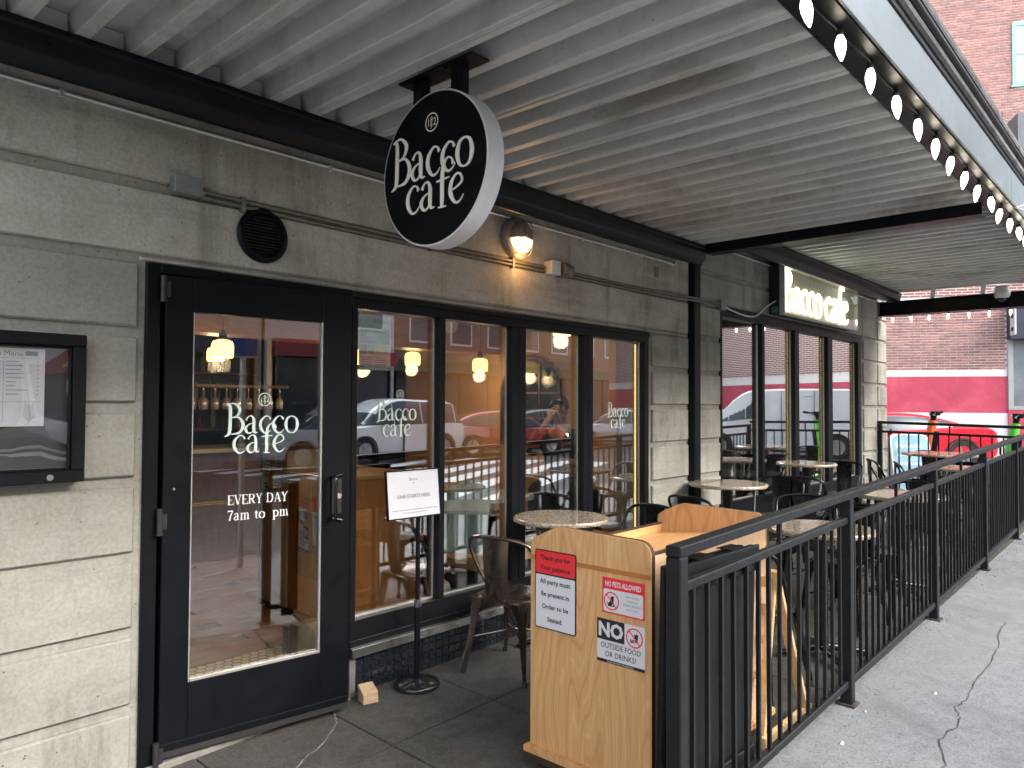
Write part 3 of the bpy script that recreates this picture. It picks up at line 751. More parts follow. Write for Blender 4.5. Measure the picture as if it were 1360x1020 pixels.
# ------------------------------------------------------------------ canopies
def canopy(name, label, X0, X1, zb, yo, seam0, first):
    c = thing(name, label, 'canopy', (X0, FY, zb))
    pitch = .1965; d = .090; n = int((X1-X0)/pitch)
    yi = FY-.30+.03
    def prof(k):                                      # one rib, hanging down
        x = X0+k*pitch
        return [(x, d), (x+.060, d), (x+.070, .006), (x+.074, 0), (x+.120, 0), (x+.124, .006), (x+.134, d), (x+pitch, d)]
    k = 0
    while k < n:
        m = min(3, n-k); P = []
        for q in range(m): P += prof(k+q)[(1 if q else 0):]
        xl = P[-1][0]; P.append((xl+.03, d-.001))       # lap over the next sheet
        dz = random.uniform(-.0015, .0015)
        mb = MB(); t_ = .0022
        sag = lambda y: dz
        A = [(x, yi+.22, z+zb+dz) for x, z in P]; B_ = [(x, yo+.05, z+zb+dz) for x, z in P]
        A2 = [(x, y, z+t_) for x, y, z in A]; B2 = [(x, y, z+t_) for x, y, z in B_]; N = len(P)
        fs = []
        for i in range(N-1): fs += [(i, N+i, N+i+1, i+1), (2*N+i, 2*N+i+1, 3*N+i+1, 3*N+i), (i, i+1, 2*N+i+1, 2*N+i), (N+i+1, N+i, 3*N+i, 3*N+i+1)]
        mb.add(A+B_+A2+B2, fs)
        # doubled lip along the lapped rib
        xr = X0+(k+m-1)*pitch
        mb.box(xr+.098, yo+.06, zb-.004+dz, xr+.128, yi+.20, zb-.0008+dz)
        mb.obj('deck_panel', deck_mat, c); k += m
    top = MB(); top.box(X0-.0, yo+.04, zb+d+.03, X1, FY+.015, zb+d+.12); top.obj('roof_slab', roof_flash, c)
    # white stops closing the ribs over the wall channel
    for k in range(n):
        x = X0+k*pitch; mb = MB(); mb.prism([(x+.135, .0), (x+.135, d-.004), (x+pitch+.058, d-.004), (x+pitch+.062, .0)], (0, yi+.03, zb), (1, 0, 0), (0, 0, 1), (0, .03, 0))
        mb.obj('rib_stop', deck_mat, c)
    # wall channel: folded steel gutter section
    pr = [(-.30, -.005), (-.30, -.026), (-.290, -.036), (-.281, -.100), (-.277, -.111), (-.272, -.118), (-.244, -.158), (-.237, -.164), (-.228, -.165), (-.220, -.160), (-.219, -.150), (-.229, -.150), (-.234, -.153), (-.262, -.112), (-.270, -.098), (-.278, -.034), (-.290, -.022), (-.290, -.005)]
    mb = MB(); mb.prism(pr, (X0-.1, FY, zb), (0, 1, 0), (0, 0, 1), (X1-X0+.12, 0, 0)); mb.obj('wall_channel', channel_paint, c, smooth=35)
    mb = MB(); mb.box(X0-.1, FY-.262, zb-.004, X1+.02, FY+.01, zb-.001); mb.obj('channel_cover', channel_paint, c)
    return c
can1 = canopy('entrance_canopy', 'long grey ribbed metal canopy over the cafe door and first window', .252, 5.76, 2.905, .83, 0, True)
can2 = canopy('patio_canopy', 'far grey ribbed metal canopy beyond the dark cross beam, over the lit neon sign', 5.90, 11.62, 3.165, .83, 0, False)
# outer fascias with their trims and flashing
def fascia(c, X0, X1, zb, seams, lip=.06):
    z0 = zb-.005
    xs = [X0]+seams+[X1]
    for a, b in zip(xs[:-1], xs[1:]):
        mb = MB(); mb.box(a+.0015, .83, z0, b-.0015, .842, z0+.215); mb.obj('fascia_plate', fascia_paint, c, bevel=.002)
    mb = MB(); mb.box(X0, .843, z0-.008, X1, .985, z0-.002); mb.box(X0, .977, z0-.0015, X1, .985, z0+lip); mb.obj('fascia_flange', channel_paint, c)
    mb = MB(); mb.box(X0, .822, z0+.216, X1, .87, z0+.245); mb.obj('fascia_trim', channel_paint, c, bevel=.004)
    mb = MB(); mb.prism([(.815, .246), (.803, .258), (.803, .285), (.82, .292), (.87, .292), (.87, .246)], (X0, 0, z0), (0, 1, 0), (0, 0, 1), (X1-X0, 0, 0)); mb.obj('roof_gutter', roof_flash, c)
    mb = MB(); mb.prism([(.798, .293), (.786, .305), (.788, .326), (.80, .331), (.87, .331), (.87, .293)], (X0, 0, z0), (0, 1, 0), (0, 0, 1), (X1-X0, 0, 0)); mb.obj('roof_edge', channel_paint, c, bevel=.004)
    mb = MB(); n = int((X1-X0)/.12); L = []
    mb.prism([(.786, .332), (.782, .345), (.786, .378), (.80, .385), (.87, .385), (.87, .332)], (X0, 0, z0), (0, 1, 0), (0, 0, 1), (X1-X0, 0, 0)); mb.obj('parapet_flashing', roof_flash, c)
fascia(can1, .25, 5.80, 2.905, [3.92]); fascia(can2, 5.81, 11.66, 2.905, [9.2], .33)
mb = MB()
mb.box(5.768, .99, 2.838, 5.90, FY-.285, 2.850); mb.box(5.768, .99, 3.21, 5.90, FY-.2, 3.222); mb.box(5.768, .992, 2.850, 5.782, FY-.287, 3.21)
mb.obj('cross_beam', channel_paint, can1, bevel=.002)
mb = MB(); mb.box(11.64, .85, 2.86, 11.66, FY+.0, 3.04); mb.box(11.56, .85, 2.848, 11.74, FY, 2.86); mb.box(11.56, .85, 3.04, 11.74, FY, 3.052)
mb.obj('end_beam', channel_paint, can2, bevel=.002)
mb = MB(); 
for x, y in ((11.58, 3.05), (11.58, 2.6), (11.58, 2.0)): mb.beam((x, y, 3.05), (x-.12, y-.05, 3.2), .05, .03)
mb.obj('end_bracket', deck_mat, can2)

# ------------------------------------------------------------------ wall fittings
# thin bright conduit below the channels
def clip(mb, x, y, z): mb.box(x-.008, y-.012, z-.018, x+.008, y+.006, z+.012)
mb = MB(); y = FY-.012
pts = [(-3, y, 2.778), (.55, y, 2.780), (1.5, y, 2.776), (2.9, y, 2.780), (4.3, y, 2.776), (5.55, y, 2.774), (5.70, y, 2.765), (5.745, y, 2.79), (5.79, y, 2.87)]
mb.tube(catmull(pts, 4), .0085, 8)
for x in (.95, 2.2, 3.35, 4.4, 5.2): clip(mb, x, y, 2.777)
mb.tube([(.57, y, 2.7795), (.68, y, 2.779)], .0125, 10)
solo('conduit', mb, galv, 'bright galvanised conduit running under the black canopy channel above door and first window', 'conduit', (1.5, y, 2.778), smooth=50)
mb = MB(); pts = [(6.2, y, 3.13), (6.3, y, 3.06), (8, y, 3.045), (11, y, 3.05), (11.45, y, 3.05), (11.6, y-.05, 3.07), (11.7, y-.18, 3.2)]
mb.tube(catmull(pts, 4), .009, 8)
solo('conduit', mb, galv, 'bright galvanised conduit curving up at the far end of the wall past the neon sign', 'conduit', (8, y, 3.045), smooth=50)
mb = MB()
for dz in (0, -.026):
    mb.tube(catmull([(1.50, FY-.014, 2.505+dz), (2.0, FY-.012, 2.498+dz), (3.0, FY-.012, 2.492+dz), (3.955, FY-.014, 2.498+dz)], 5), .0095, 8)
for x in (1.72, 2.9, 3.62): mb.box(x-.01, FY-.026, 2.45, x+.01, FY+.002, 2.52)
solo('conduit', mb, conduit_old, 'pair of dull painted conduits in the wall groove between the grey box and the lamp', 'conduit', (2.5, FY-.012, 2.495), smooth=50)
mb = MB()
for dz in (0, -.024):
    mb.tube(catmull([(4.2, FY-.014, 2.500+dz), (5.2, FY-.012, 2.498+dz), (6.0, FY-.066, 2.503+dz), (6.2, FY-.06, 2.503+dz), (6.53, FY-.03, 2.508+dz)], 5), .009, 8)
solo('conduit', mb, conduit_old, 'pair of dull conduits running from beside the lamp across the downpipe to a small box', 'conduit', (5, FY-.012, 2.495), smooth=50)
def jbox(x0, x1, z0, z1, d, mat, label):
    t = thing('junction_box', label, 'junction box', ((x0+x1)/2, FY, (z0+z1)/2), 'junction boxes on the wall')
    mb = MB(); mb.box(x0, FY-d, z0, x1, FY+.004, z1); mb.obj('box', mat, t, bevel=.003)
    mb = MB(); mb.box(x0-.003, FY-d-.006, z0-.003, x1+.003, FY-d-.0005, z1+.003); mb.obj('cover_plate', mat, t, bevel=.002)
    mb = MB()
    for q in (-1, 1): mb.cyl(((x0+x1)/2, FY-d-.009, (z0+z1)/2+q*(z1-z0)*.3), ((x0+x1)/2, FY-d-.005, (z0+z1)/2+q*(z1-z0)*.3), .005, n=8)
    mb.obj('screw', steel, t); return t
jb = jbox(1.385, 1.505, 2.470, 2.545, .055, grey_box, 'flat grey junction box on the concrete above the left side of the door')
mb = MB(); mb.cyl((1.508, FY-.02, 2.497), (1.53, FY-.02, 2.497), .017, n=10); mb.obj('gland', grey_box, jb)
jb = jbox(3.965, 4.06, 2.452, 2.545, .065, galv, 'stubby metal junction box with a sensor head beside the lit wall lamp')
mb = MB(); mb.lathe([(.0, -.045), (.05, -.045), (.055, 0), (.045, .05), (.015, .075)], (4.135, FY-.05, 2.50), 16, Matrix.Rotation(R(90), 3, 'Y')); mb.obj('sensor_head', conduit_old, jb, smooth=50)
jbox(6.53, 6.62, 2.455, 2.545, .05, grey_box, 'square grey junction box just left of the second window head')
mb = MB(); mb.box(5.41, FY-.006, 2.625, 5.48, FY+.002, 2.715); mb.box(5.425, FY-.010, 2.65, 5.465, FY-.006, 2.69)
solo('blank_plate', mb, conduit_old, 'small dull blanking plate on the concrete above the right end of the first window', 'plate', (5.445, FY, 2.67), bevel=.002)
mb = MB(); mb.tube(catmull([(6.62, FY-.025, 2.50), (6.8, FY-.02, 2.475), (7.1, FY-.02, 2.45), (7.35, FY-.03, 2.47), (7.55, FY-.05, 2.58), (7.74, FY-.07, 2.66)], 6), .0085, 8)
solo('power_cable', mb, galv, 'grey cable sagging from a small box to the side of the neon sign', 'cable', (7.1, FY, 2.45), smooth=60)

# round louvred vent
t = thing('wall_vent', 'round black louvred vent on the concrete above the door', 'vent', (1.828, FY, 2.355))
rot = Matrix.Rotation(R(90), 3, 'X'); cv = Vector((1.828, FY, 2.355))
mb = MB(); mb.lathe([(.100, .002), (.130, .002), (.132, .014), (.122, .026), (.106, .028), (.100, .012)], cv, 48, rot, cap=False); mb.obj('rim', black_paint, t, smooth=40)
mb = MB(); mb.lathe([(.0005, .001), (.101, .001)], cv, 48, rot, cap=False); mb.obj('back_plate', black_print, t)
for i in range(13):
    z = -.090+i*.015; h = math.sqrt(max(0, .1005**2-z*z))
    m = Matrix.Translation(cv+Vector((0, -.014, z))) @ Matrix.Rotation(R(38), 4, 'X')
    mb = MB(); mb.box(-h, -.0105, -.0012, h, .0105, .0012, m); mb.obj('louvre', plain('vent_black', (.014, .014, .015), .35, 0, .2, 20), t)

# wall lamp: half-hooded round bulkhead with a wire cage
t = thing('wall_lamp', 'round bronze bulkhead wall lamp lit warm white below its hood, with wire guard', 'lamp', (3.66, FY, 2.65))
cv = Vector((3.66, FY, 2.648)); lamp_metal = plain('lamp_bronze', (.34, .285, .235), .45, .4, .12, 12)
mb = MB(); mb.lathe([(.0005, .0), (.140, .0), (.142, .030), (.132, .046), (.112, .052), (.0005, .050)], cv, 40, rot, cap=False); mb.obj('housing', lamp_metal, t, smooth=40)
mb = MB(); hood = []
for k in range(17):
    a = R(-8+196*k/16); 
    for (r, d) in ((.108, .048), (.104, .068), (.085, .088), (.0, .098)): hood.append(cv+Vector((r*math.cos(a), -d, r*math.sin(a))))
mb.add(hood, [(4*k+i, 4*k+i+1, 4*(k+1)+i+1, 4*(k+1)+i) for k in range(16) for i in range(3)])
dome = MB(); dome.lathe([(.100, .048), (.097, .066), (.080, .082), (.045, .090), (.0005, .093)], cv, 36, rot, cap=False)
mb2 = MB(); L = []
for k in range(17):
    a = R(180+180*k/16)
    for (r, d) in ((.107, .050), (.104, .09), (.083, .126), (.045, .146), (.0, .152)): L.append(cv+Vector((r*math.cos(a), -d, r*math.sin(a))))
dome.obj('glass_bowl', emit('lamp_glow', (1, .72, .34), 1.5), t, smooth=60)
mb.obj('hood', lamp_metal, t, smooth=50)
mb = MB()
for a in (-35, 0, 35):
    pts = [cv+Vector((.112*math.sin(R(a))+r*0, -d, 0)) for r, d in ((0, 0),)]
    x = .085*math.sin(R(a))*1.3
    mb.tube(catmull([cv+Vector((x, -.050, -.112)), cv+Vector((x, -.078, -.10)), cv+Vector((x, -.100, -.05)), cv+Vector((x, -.105, .0)), cv+Vector((x, -.101, .055)), cv+Vector((x, -.075, .112)), cv+Vector((x, -.050, .115))], 4), .0032, 6)
mb.obj('wire_guard', lamp_metal, t, smooth=60)
pl = bpy.data.lights.new('wall_lamp_light', 'POINT'); pl.energy = .4; pl.color = (1, .50, .17); pl.shadow_soft_size = .05
po_ = bpy.data.objects.new('wall_lamp_light', pl); COL.objects.link(po_); po_.location = (3.66, FY-.10, 2.492)

# black menu case with papers behind an acrylic sheet
t = thing('menu_case', 'black framed menu case on the concrete blocks at the far left, paper menu behind acrylic', 'menu case', (.5, FY, 1.5))
X0, X1, z0, z1, yf = .25, 1.047, 1.235, 1.815, FY-.062
mb = MB(); b_ = .048
for q in ((X0, X1, z1-b_, z1), (X0, X1, z0, z0+b_), (X0, X0+b_, z0+b_, z1-b_), (X1-b_, X1, z0+b_, z1-b_)): mb.box(q[0], yf, q[2], q[1], FY+.002, q[3])
for q in ((X0+b_, X1-b_, z1-b_-.010, z1-b_), (X0+b_, X1-b_, z0+b_, z0+b_+.010), (X0+b_, X0+b_+.01, z0+b_+.01, z1-b_-.01), (X1-b_-.01, X1-b_, z0+b_+.01, z1-b_-.01)): mb.box(q[0], yf+.012, q[2], q[1], yf+.04, q[3])
mb.obj('frame', black_paint, t, bevel=.003)
mb = MB(); mb.box(X0+.04, FY-.012, z0+.04, X1-.04, FY+.001, z1-.04); mb.obj('back_board', plain('case_backing', (.035, .035, .036), .6, 0, .4, 3), t)
# the acrylic bows a little, as its stretched reflections show
mb = MB(); n = 14; F = []
for j in range(n+1):
    for i in range(n+1):
        u_, v_ = i/n, j/n; F.append((X0+.05+(X1-X0-.1)*u_, yf+.020-.006*math.sin(math.pi*u_)*math.sin(math.pi*v_)+.0012*math.sin(9*u_+5*v_), z0+.05+(z1-z0-.1)*v_))
mb.add(F, [(j*(n+1)+i, j*(n+1)+i+1, (j+1)*(n+1)+i+1, (j+1)*(n+1)+i) for j in range(n) for i in range(n)])
mb.add([(x, y+.003, z) for x, y, z in F], [(j*(n+1)+i, (j+1)*(n+1)+i, (j+1)*(n+1)+i+1, j*(n+1)+i+1) for j in range(n) for i in range(n)])
mb.obj('acrylic_sheet', case_glass, t, smooth=60)
mb = MB(); mb.cyl((.925, yf-.004, z0+.022), (.925, yf+.002, z0+.022), .012, n=20); mb.obj('lock', steel, t, smooth=40)
px0, px1, pz0, pz1, py = .505, .912, 1.455, 1.752, FY-.020
mb = MB(); mb.box(px0, py, pz0, px1, py+.0012, pz1); paper = mb.obj('menu_paper', white_mat, t)
ink = plain('grey_ink', (.18, .18, .18), .6); mb = MB(); O = lambda x, z: (x, py-.0002, z)
text_mb('Afternoon Menu', .030, 'RIGHT', O(.838, 1.722), U, V, .0004, 0, .92, mb=mb)
for z, xa, xb in ((1.714, .52, .90), (1.548, .60, .90)): mb.box(xa, py-.0008, z, xb, py-.0004, z+.0012)
for x, za, zb_ in ((.775, 1.47, 1.712), ): mb.box(x, py-.0008, za, x+.0012, py-.0004, zb_)
random.seed(3)
for z in [1.700-.0155*k for k in range(9)]:
    mb.box(.784, py-.0008, z, .784+random.uniform(.03, .075), py-.0004, z+.0028); mb.box(.884, py-.0008, z, .892, py-.0004, z+.0028)
for z in [1.700-.0155*k for k in range(14)]:
    mb.box(.60, py-.0008, z, .60+random.uniform(.05, .12), py-.0004, z+.0028); mb.box(.757, py-.0008, z, .766, py-.0004, z+.0028)
mb.box(.846, py-.0008, 1.724, .888, py-.0004, 1.742)
for k in range(7):                                  # printed sprig
    a = (.862, 1.475+k*.009)
    for s in (-1, 1):
        ribbon(mb, [(0, 0, .0015), (s*.012, .012, .0018), (s*(.026-.002*k), .024, .0008)], (a[0], py, a[1]), U, V, 1, depth=.0004, n=4)
ribbon(mb, [(0, 0, .0015), (.004, .03, .0015), (-.002, .075, .001)], (.860, py, 1.466), U, V, 1, depth=.0005, n=5)
mb.obj('print', ink, paper)

# food safety poster inside the first pane
t = thing('poster', 'pale green rating poster with a smiling face taped inside the first window pane', 'poster', (2.53, FY+.075, 1.75))
y = FY+.080
mb = MB(); mb.box(2.462, y, 1.735, 2.683, y+.0012, 2.045); pp = mb.obj('sheet', plain('poster_paper', (.62, .70, .62), .6, 0, .05, 5), t)
mb = MB(); mb.box(2.472, y-.0008, 1.885, 2.672, y-.0003, 1.972); mb.obj('green_panel', plain('poster_green', (.13, .42, .14), .5, 0, .08, 5), pp)
mb = MB(); cx_, cz_ = 2.545, 1.928
mb.lathe([(.0005, 0), (.030, 0)], (cx_, y-.0010, cz_), 28, rot, cap=False); mb.obj('smiley_disc', white_mat, pp)
mb = MB(); ribbon(mb, [(-.016, -.004, .004), (-.009, -.014, .005), (0, -.017, .005), (.009, -.014, .005), (.016, -.004, .004)], (cx_, y-.0012, cz_), U, V, depth=.0002)
for s in (-1, 1): mb.box(cx_+s*.009-.003, y-.0016, cz_+.006, cx_+s*.009+.003, y-.0013, cz_+.014)
text_mb('RATING', .034, 'RIGHT', (2.676, y-.0005, 2.000), U, V, .0003, 0, .95, mb=mb)
for k in range(5): mb.box(2.478+.018*0, y-.0006, 1.752+k*.013, 2.478+random.uniform(.07, .085), y-.0003, 1.756+k*.013); mb.box(2.575, y-.0006, 1.752+k*.013, 2.575+random.uniform(.06, .09), y-.0003, 1.756+k*.013)
for k in range(3): mb.box(2.592, y-.0012, 1.915+k*.014, 2.66-.01*k, y-.0009, 1.921+k*.014)
mb.obj('print', ink, pp)
for k, c_ in enumerate(((.05, .30, .22), (.10, .40, .16), (.45, .55, .06), (.42, .50, .48))):
    mb = MB(); mb.box(2.472+k*.0505, y-.0008, 1.825, 2.5185+k*.0505, y-.0003, 1.877); mb.obj('rating_square', plain('poster_square_%s' % ('teal', 'green', 'lime', 'grey')[k], c_, .5, 0, .05, 5), pp)

# hanging round sign
SX = 1.965; SC = Vector((SX, 2.222, 2.492)); SR = .312
t = thing('round_hanging_sign', 'round black hanging sign reading Bacco cafe in cream letters with a white rim', 'sign', (SX, 2.222, 2.905))
rotx = Matrix.Rotation(R(90), 3, 'Y')
def mk_black_stain():
    q = NT('black_stained_board'); p = q.pos((1, 1.0, 7)); n = q.noise(p, 3.2, 7, .65, 1.0)
    q.l(q.ramp(n, [(.3, (.0015, .002, .003)), (.55, (.0035, .005, .008)), (.8, (.011, .014, .020))]), q.bs.inputs['Base Color'])
    q.set(Roughness=.35); q.bs.inputs['Specular IOR Level'].default_value = .15; q.bump(n, .15, .002); return q.m
mb = MB(); mb.lathe([(SR-.007, .0005), (SR, .003), (SR, .088), (SR-.004, .092), (SR-.02, .0925)], SC, 96, rotx, cap=False); mb.obj('rim', white_rim, t, smooth=30)
mb = MB(); mb.lathe([(.0005, .003), (SR-.007, .003)], SC, 96, rotx, cap=False); mb.lathe([(SR-.02, .0915), (.0005, .0915)], SC, 96, rotx, cap=False)
mb.obj('board', mk_black_stain(), t)
SU, SV = (0, -1, 0), (0, 0, 1)
mb = MB(); k = .112
logo(mb, (SX+.002, 2.222+.252, 2.492-.030), SU, SV, k, 'Bacco', depth=.002, thick=.004); mb.obj('lettering', parchment, t); mb = MB(); logo(mb, (SX+.002, 2.222+.158, 2.492-.165), SU, SV, k*.99, 'cafe', depth=.006, thick=.004)
mb.obj('lettering', parchment, t); mb = MB(); emblem(mb, (SX+.002, 2.222+.005, 2.492+.188), SU, SV, .036)
mb.obj('emblem', parchment, t)
mb = MB(); mb.box(SX+.005, 2.222-.215, 2.893, SX+.105, 2.222+.225, 2.9035); mb.obj('mounting_plate', black_paint, t, bevel=.002)
for y in (2.222+.125, 2.222-.105):
    mb = MB(); mb.box(SX+.03, y-.034, 2.70, SX+.07, y+.034, 2.8925); mb.obj('hanger_post', black_paint, t, bevel=.003)
    mb = MB(); mb.beam((SX+.068, y, 2.893), (SX+.068, y, 2.86), .05, .012); mb.cyl((SX+.02, y+.05, 2.892), (SX+.02, y+.05, 2.885), .008, n=8); mb.obj('bolt', black_paint, t)

# neon box sign
t = thing('neon_sign', 'lit yellow-white neon box sign reading Bacco cafe above the second window', 'sign', (8.9, FY, 2.5))
NX0, NX1, NZ0, NZ1, NY = 7.735, 10.13, 2.512, 3.052, FY-.124
mb = MB(); mb.box(NX0+.005, NY+.012, NZ0+.012, NX1-.005, FY+.002, NZ1-.008); mb.obj('box', black_print, t)
fm = MB(); b_ = .026
for q in ((NX0, NX1, NZ1-b_, NZ1), (NX0, NX1, NZ0, NZ0+b_), (NX0, NX0+b_, NZ0+b_, NZ1-b_), (NX1-b_, NX1, NZ0+b_, NZ1-b_)): fm.box(q[0], NY-.045, q[2], q[1], NY+.011, q[3])
fm.obj('frame', plain('aluminium_frame', (.55, .55, .53), .35, .5, .1, 10), t, bevel=.003)
bp = MB(); bp.box(NX0+b_, NY+.004, NZ0+b_, NX1-b_, NY+.0105, NZ1-b_); bp.obj('mirror_back', plain('neon_backing', (.50, .46, .35), .30, .1, .1, 4), t)
mb = MB(); mb.box(NX0+b_, NY-.043, NZ0+b_, NX1-b_, NY-.040, NZ1-b_); mb.obj('clear_cover', clear_glass, t)
mb = MB(); mb.box(NX0-.002, FY-.10, 2.535, NX0+.004, FY-.03, 2.60); mb.obj('transformer_label', plain('green_label', (.06, .20, .13), .5), t)
neon = emit('neon_tube', (1, .92, .66), 2.0)
NG = {'B': (1.0, [[(.1,0),(.1,1.6)],[(.0,1.62),(.45,1.62),(.75,1.35),(.6,1.0),(.2,.88)],[(.2,.88),(.7,.85),(.95,.45),(.7,.04),(0,0)]]),
      'a': (.85, [[(.1,.75),(.3,.98),(.55,.85),(.6,.2),(.75,.0)],[(.58,.58),(.2,.45),(.08,.2),(.3,.0),(.58,.3)]]),
      'c': (.75, [[(.66,.82),(.42,1.0),(.12,.72),(.1,.3),(.34,0),(.68,.16)]]), 'o': (.9, [[(.45,1),(.14,.8),(.08,.4),(.28,.02),(.6,.02),(.8,.4),(.74,.8),(.45,1)]]),
      'f': (.62, [[(.78,1.5),(.55,1.66),(.34,1.35),(.32,-.08)],[(.08,.95),(.62,.97)]]), 'e': (.75, [[(.14,.5),(.62,.66),(.55,.96),(.32,1.0),(.1,.6),(.2,.1),(.45,0),(.7,.2)]])}
R_N = .0075; mb = MB(); x = 0; kx, kz = .268, .272
for ch in 'Bacco cafe':
    if ch == ' ': x += .42; continue
    adv, st = NG[ch]
    for q in st:
        for dx in (0, ):
            mb.tube([Vector((NX0+.085+(x+a)*kx, NY-.010, NZ0+.068+b*kz)) for a, b in (catmull(q, 5) if len(q) > 2 else q)], R_N, 6)
        if len(q) == 2 and ch == 'B': mb.tube([Vector((NX0+.085+(x+a+.17)*kx, NY-.010, NZ0+.068+b*kz)) for a, b in q], R_N, 6)
    x += adv
mb.obj('neon_tube', neon, t, smooth=60)

# string lights along the canopy edge
def string(name, label, p, q, n, sag, group=None, size=1.0, cat='string lights'):
    p = Vector(p); q = Vector(q); t = thing(name, label, cat, p)
    P = [p+(q-p)*(i/n) for i in range(n+1)]; mb = MB(); pts = []
    for i in range(n):
        for k in range(4):
            u_ = k/4; pts.append(P[i]+(P[i+1]-P[i])*u_+Vector((0, .006*math.sin(9*i+k), -sag*4*u_*(1-u_))))
    pts.append(P[-1]); mb.tube(pts, .0035, 6); mb.obj('cable', rubber, t, smooth=60)
    em = emit('bulb_glow', (1, .90, .72), 1.7)
    s = size
    b = MB(); b.lathe([(.0005, -.124*s), (.005*s, -.118*s), (.0125*s, -.098*s), (.0185*s, -.070*s), (.0185*s, -.050*s), (.0135*s, -.032*s), (.0095*s, -.022*s)], (0, 0, 0), 16, cap=False); bme = b.mesh('bulb', smooth=60); bme.materials.append(em)
    k = MB(); k.lathe([(.0125*s, -.024*s), (.0135*s, -.004*s), (.009*s, .004*s), (.004*s, .012*s)], (0, 0, 0), 12); kme = k.mesh('socket', smooth=50); kme.materials.append(rubber)
    for i in range(n):
        c = P[i]+(P[i+1]-P[i])*.12
        so_ = link('socket', kme, None, t); so_.location = c-p; bo = link('bulb', bme, None, so_); 
        tilt = (random.uniform(-.16, .16), random.uniform(-.16, .16), 0)
        so_.rotation_euler = tilt
    return t
string('string_lights', 'string of lit clear bulbs hanging along the outer edge of the near canopy', (1.64, .892, 2.884), (5.75, .892, 2.884), 12, .012)
string('string_lights', 'string of lit bulbs along the raised edge of the far canopy', (5.78, .892, 2.884), (11.26, .892, 2.884), 16, .012)
string('string_lights', 'string of small lit bulbs under the end beam in front of the brick wall', (11.62, 3.15, 2.842), (11.62, 1.0, 2.842), 9, .012, size=.8)
mb = MB(); mb.tube(catmull([(5.6, 1.1, 2.93), (5.75, .93, 2.915), (6.0, .84, 2.90), (6.4, .74, 2.93), (6.9, .6, 2.99)], 5), .003, 6); mb.tube(catmull([(6.0, .84, 2.90), (6.2, .76, 2.95), (6.35, .74, 2.90), (6.7, .7, 2.95)], 4), .0025, 6)
solo('loose_wire', mb, galv, 'loose thin wires trailing off the canopy corner by the last near bulbs', 'wire', (5.8, .9, 2.9), smooth=60)

# security camera
t = thing('security_camera', 'white and grey dome security camera under the far end beam', 'camera', (11.6, 1.76, 2.98))
cv = Vector((11.55, 1.77, 3.03))
mb = MB(); mb.lathe([(.0005, .10), (.075, .10), (.085, .05), (.092, .04), (.094, -.01), (.085, -.04), (.066, -.06)], cv, 28, cap=False); mb.obj('housing', plain('camera_white', (.60, .61, .62), .4, 0, .05), t, smooth=40)
mb = MB(); mb.lathe([(.066, -.06), (.060, -.085), (.035, -.11), (.0005, -.118)], cv, 24, cap=False); mb.obj('dome', dark_glass, t, smooth=60)
mb = MB(); mb.lathe([(.078, .001), (.0785, .03)], cv+Vector((0, 0, .06)), 24, cap=False); mb.obj('collar', grey_box, t)

# ------------------------------------------------------------------ host podium by the fence
PX0, PX1, PYL, PYR = 2.48, 3.56, 2.135, 1.525
pz = gz(2.48, 1.8)
t = thing('host_podium', 'oak laminate host stand on casters with three notices on its end panel', 'host stand', (3.0, 1.83, pz))
def end_profile(h=0):
    p = [(PYL, .075), (PYL, .935), (PYL-.004, .953), (PYL-.018, .966), (PYL-.125, 1.018), (PYL-.15, 1.026), (PYL-.17, 1.027), (PYR+.055, 1.019), (PYR+.03, 1.012), (PYR+.010, .996), (PYR, .97), (PYR, .075)]
    return p
for x, nm in ((PX0, 0), (PX1-.026, 1)):
    band = MB()
    mb = MB(); P = end_profile(); mb.prism([(y, z+pz*0) for y, z in P], (x, 0, 0), (0, 1, 0), (0, 0, 1), (.026, 0, 0)); mb.obj('end_panel', oak, t, bevel=.001)
    for i in range(len(P)-1):
        a, b = P[i], P[i+1]; dy, dz = b[0]-a[0], b[1]-a[1]; L = math.hypot(dy, dz) or 1; ny, nz = dz/L*-1, dy/L
        ny, nz = (dz/L*-1, dy/L); cy, cz = (a[0]+b[0])/2-1.83, (a[1]+b[1])/2-.55
        if ny*cy+nz*cz < 0: ny, nz = -ny, -nz
        band.add([(x+.003, a[0]+ny*.0008, a[1]+nz*.0008), (x+.0255, a[0]+ny*.0008, a[1]+nz*.0008), (x+.0255, b[0]+ny*.0008, b[1]+nz*.0008), (x+.003, b[0]+ny*.0008, b[1]+nz*.0008)], [(0, 1, 2, 3)])
    band.obj('edge_band', edge_band, t)
mb = MB(); mb.box(PX0+.027, PYR+.004, .075, PX1-.027, PYR+.022, .965); mb.obj('street_panel', oak_pale, t, bevel=.001)
mb = MB(); mb.box(PX0+.027, PYR+.003, .966, PX1-.027, PYR+.024, .974); mb.obj('lip_band', edge_band, t)
mb = MB(); mb.box(PX0+.027, PYL-.026, .60, PX1-.027, PYL-.006, .905); mb.obj('apron', oak_x, t, bevel=.001)
mb = MB(); mb.box(PX0+.027, PYL-.027, .906, PX1-.027, PYL-.005, .913); mb.obj('lip_band', edge_band, t)
mb = MB(); mb.prism([(PYR+.024, .925), (PYL-.03, .862), (PYL-.03, .842), (PYR+.024, .905)], (PX0+.0265, 0, 0), (0, 1, 0), (0, 0, 1), (PX1-PX0-.053, 0, 0)); mb.obj('desk_top', oak_x, t)
for z in (.12, .47):
    mb = MB(); mb.box(PX0+.027, PYR+.023, z, PX1-.027, PYL-.04, z+.02); mb.obj('shelf', oak_x, t)
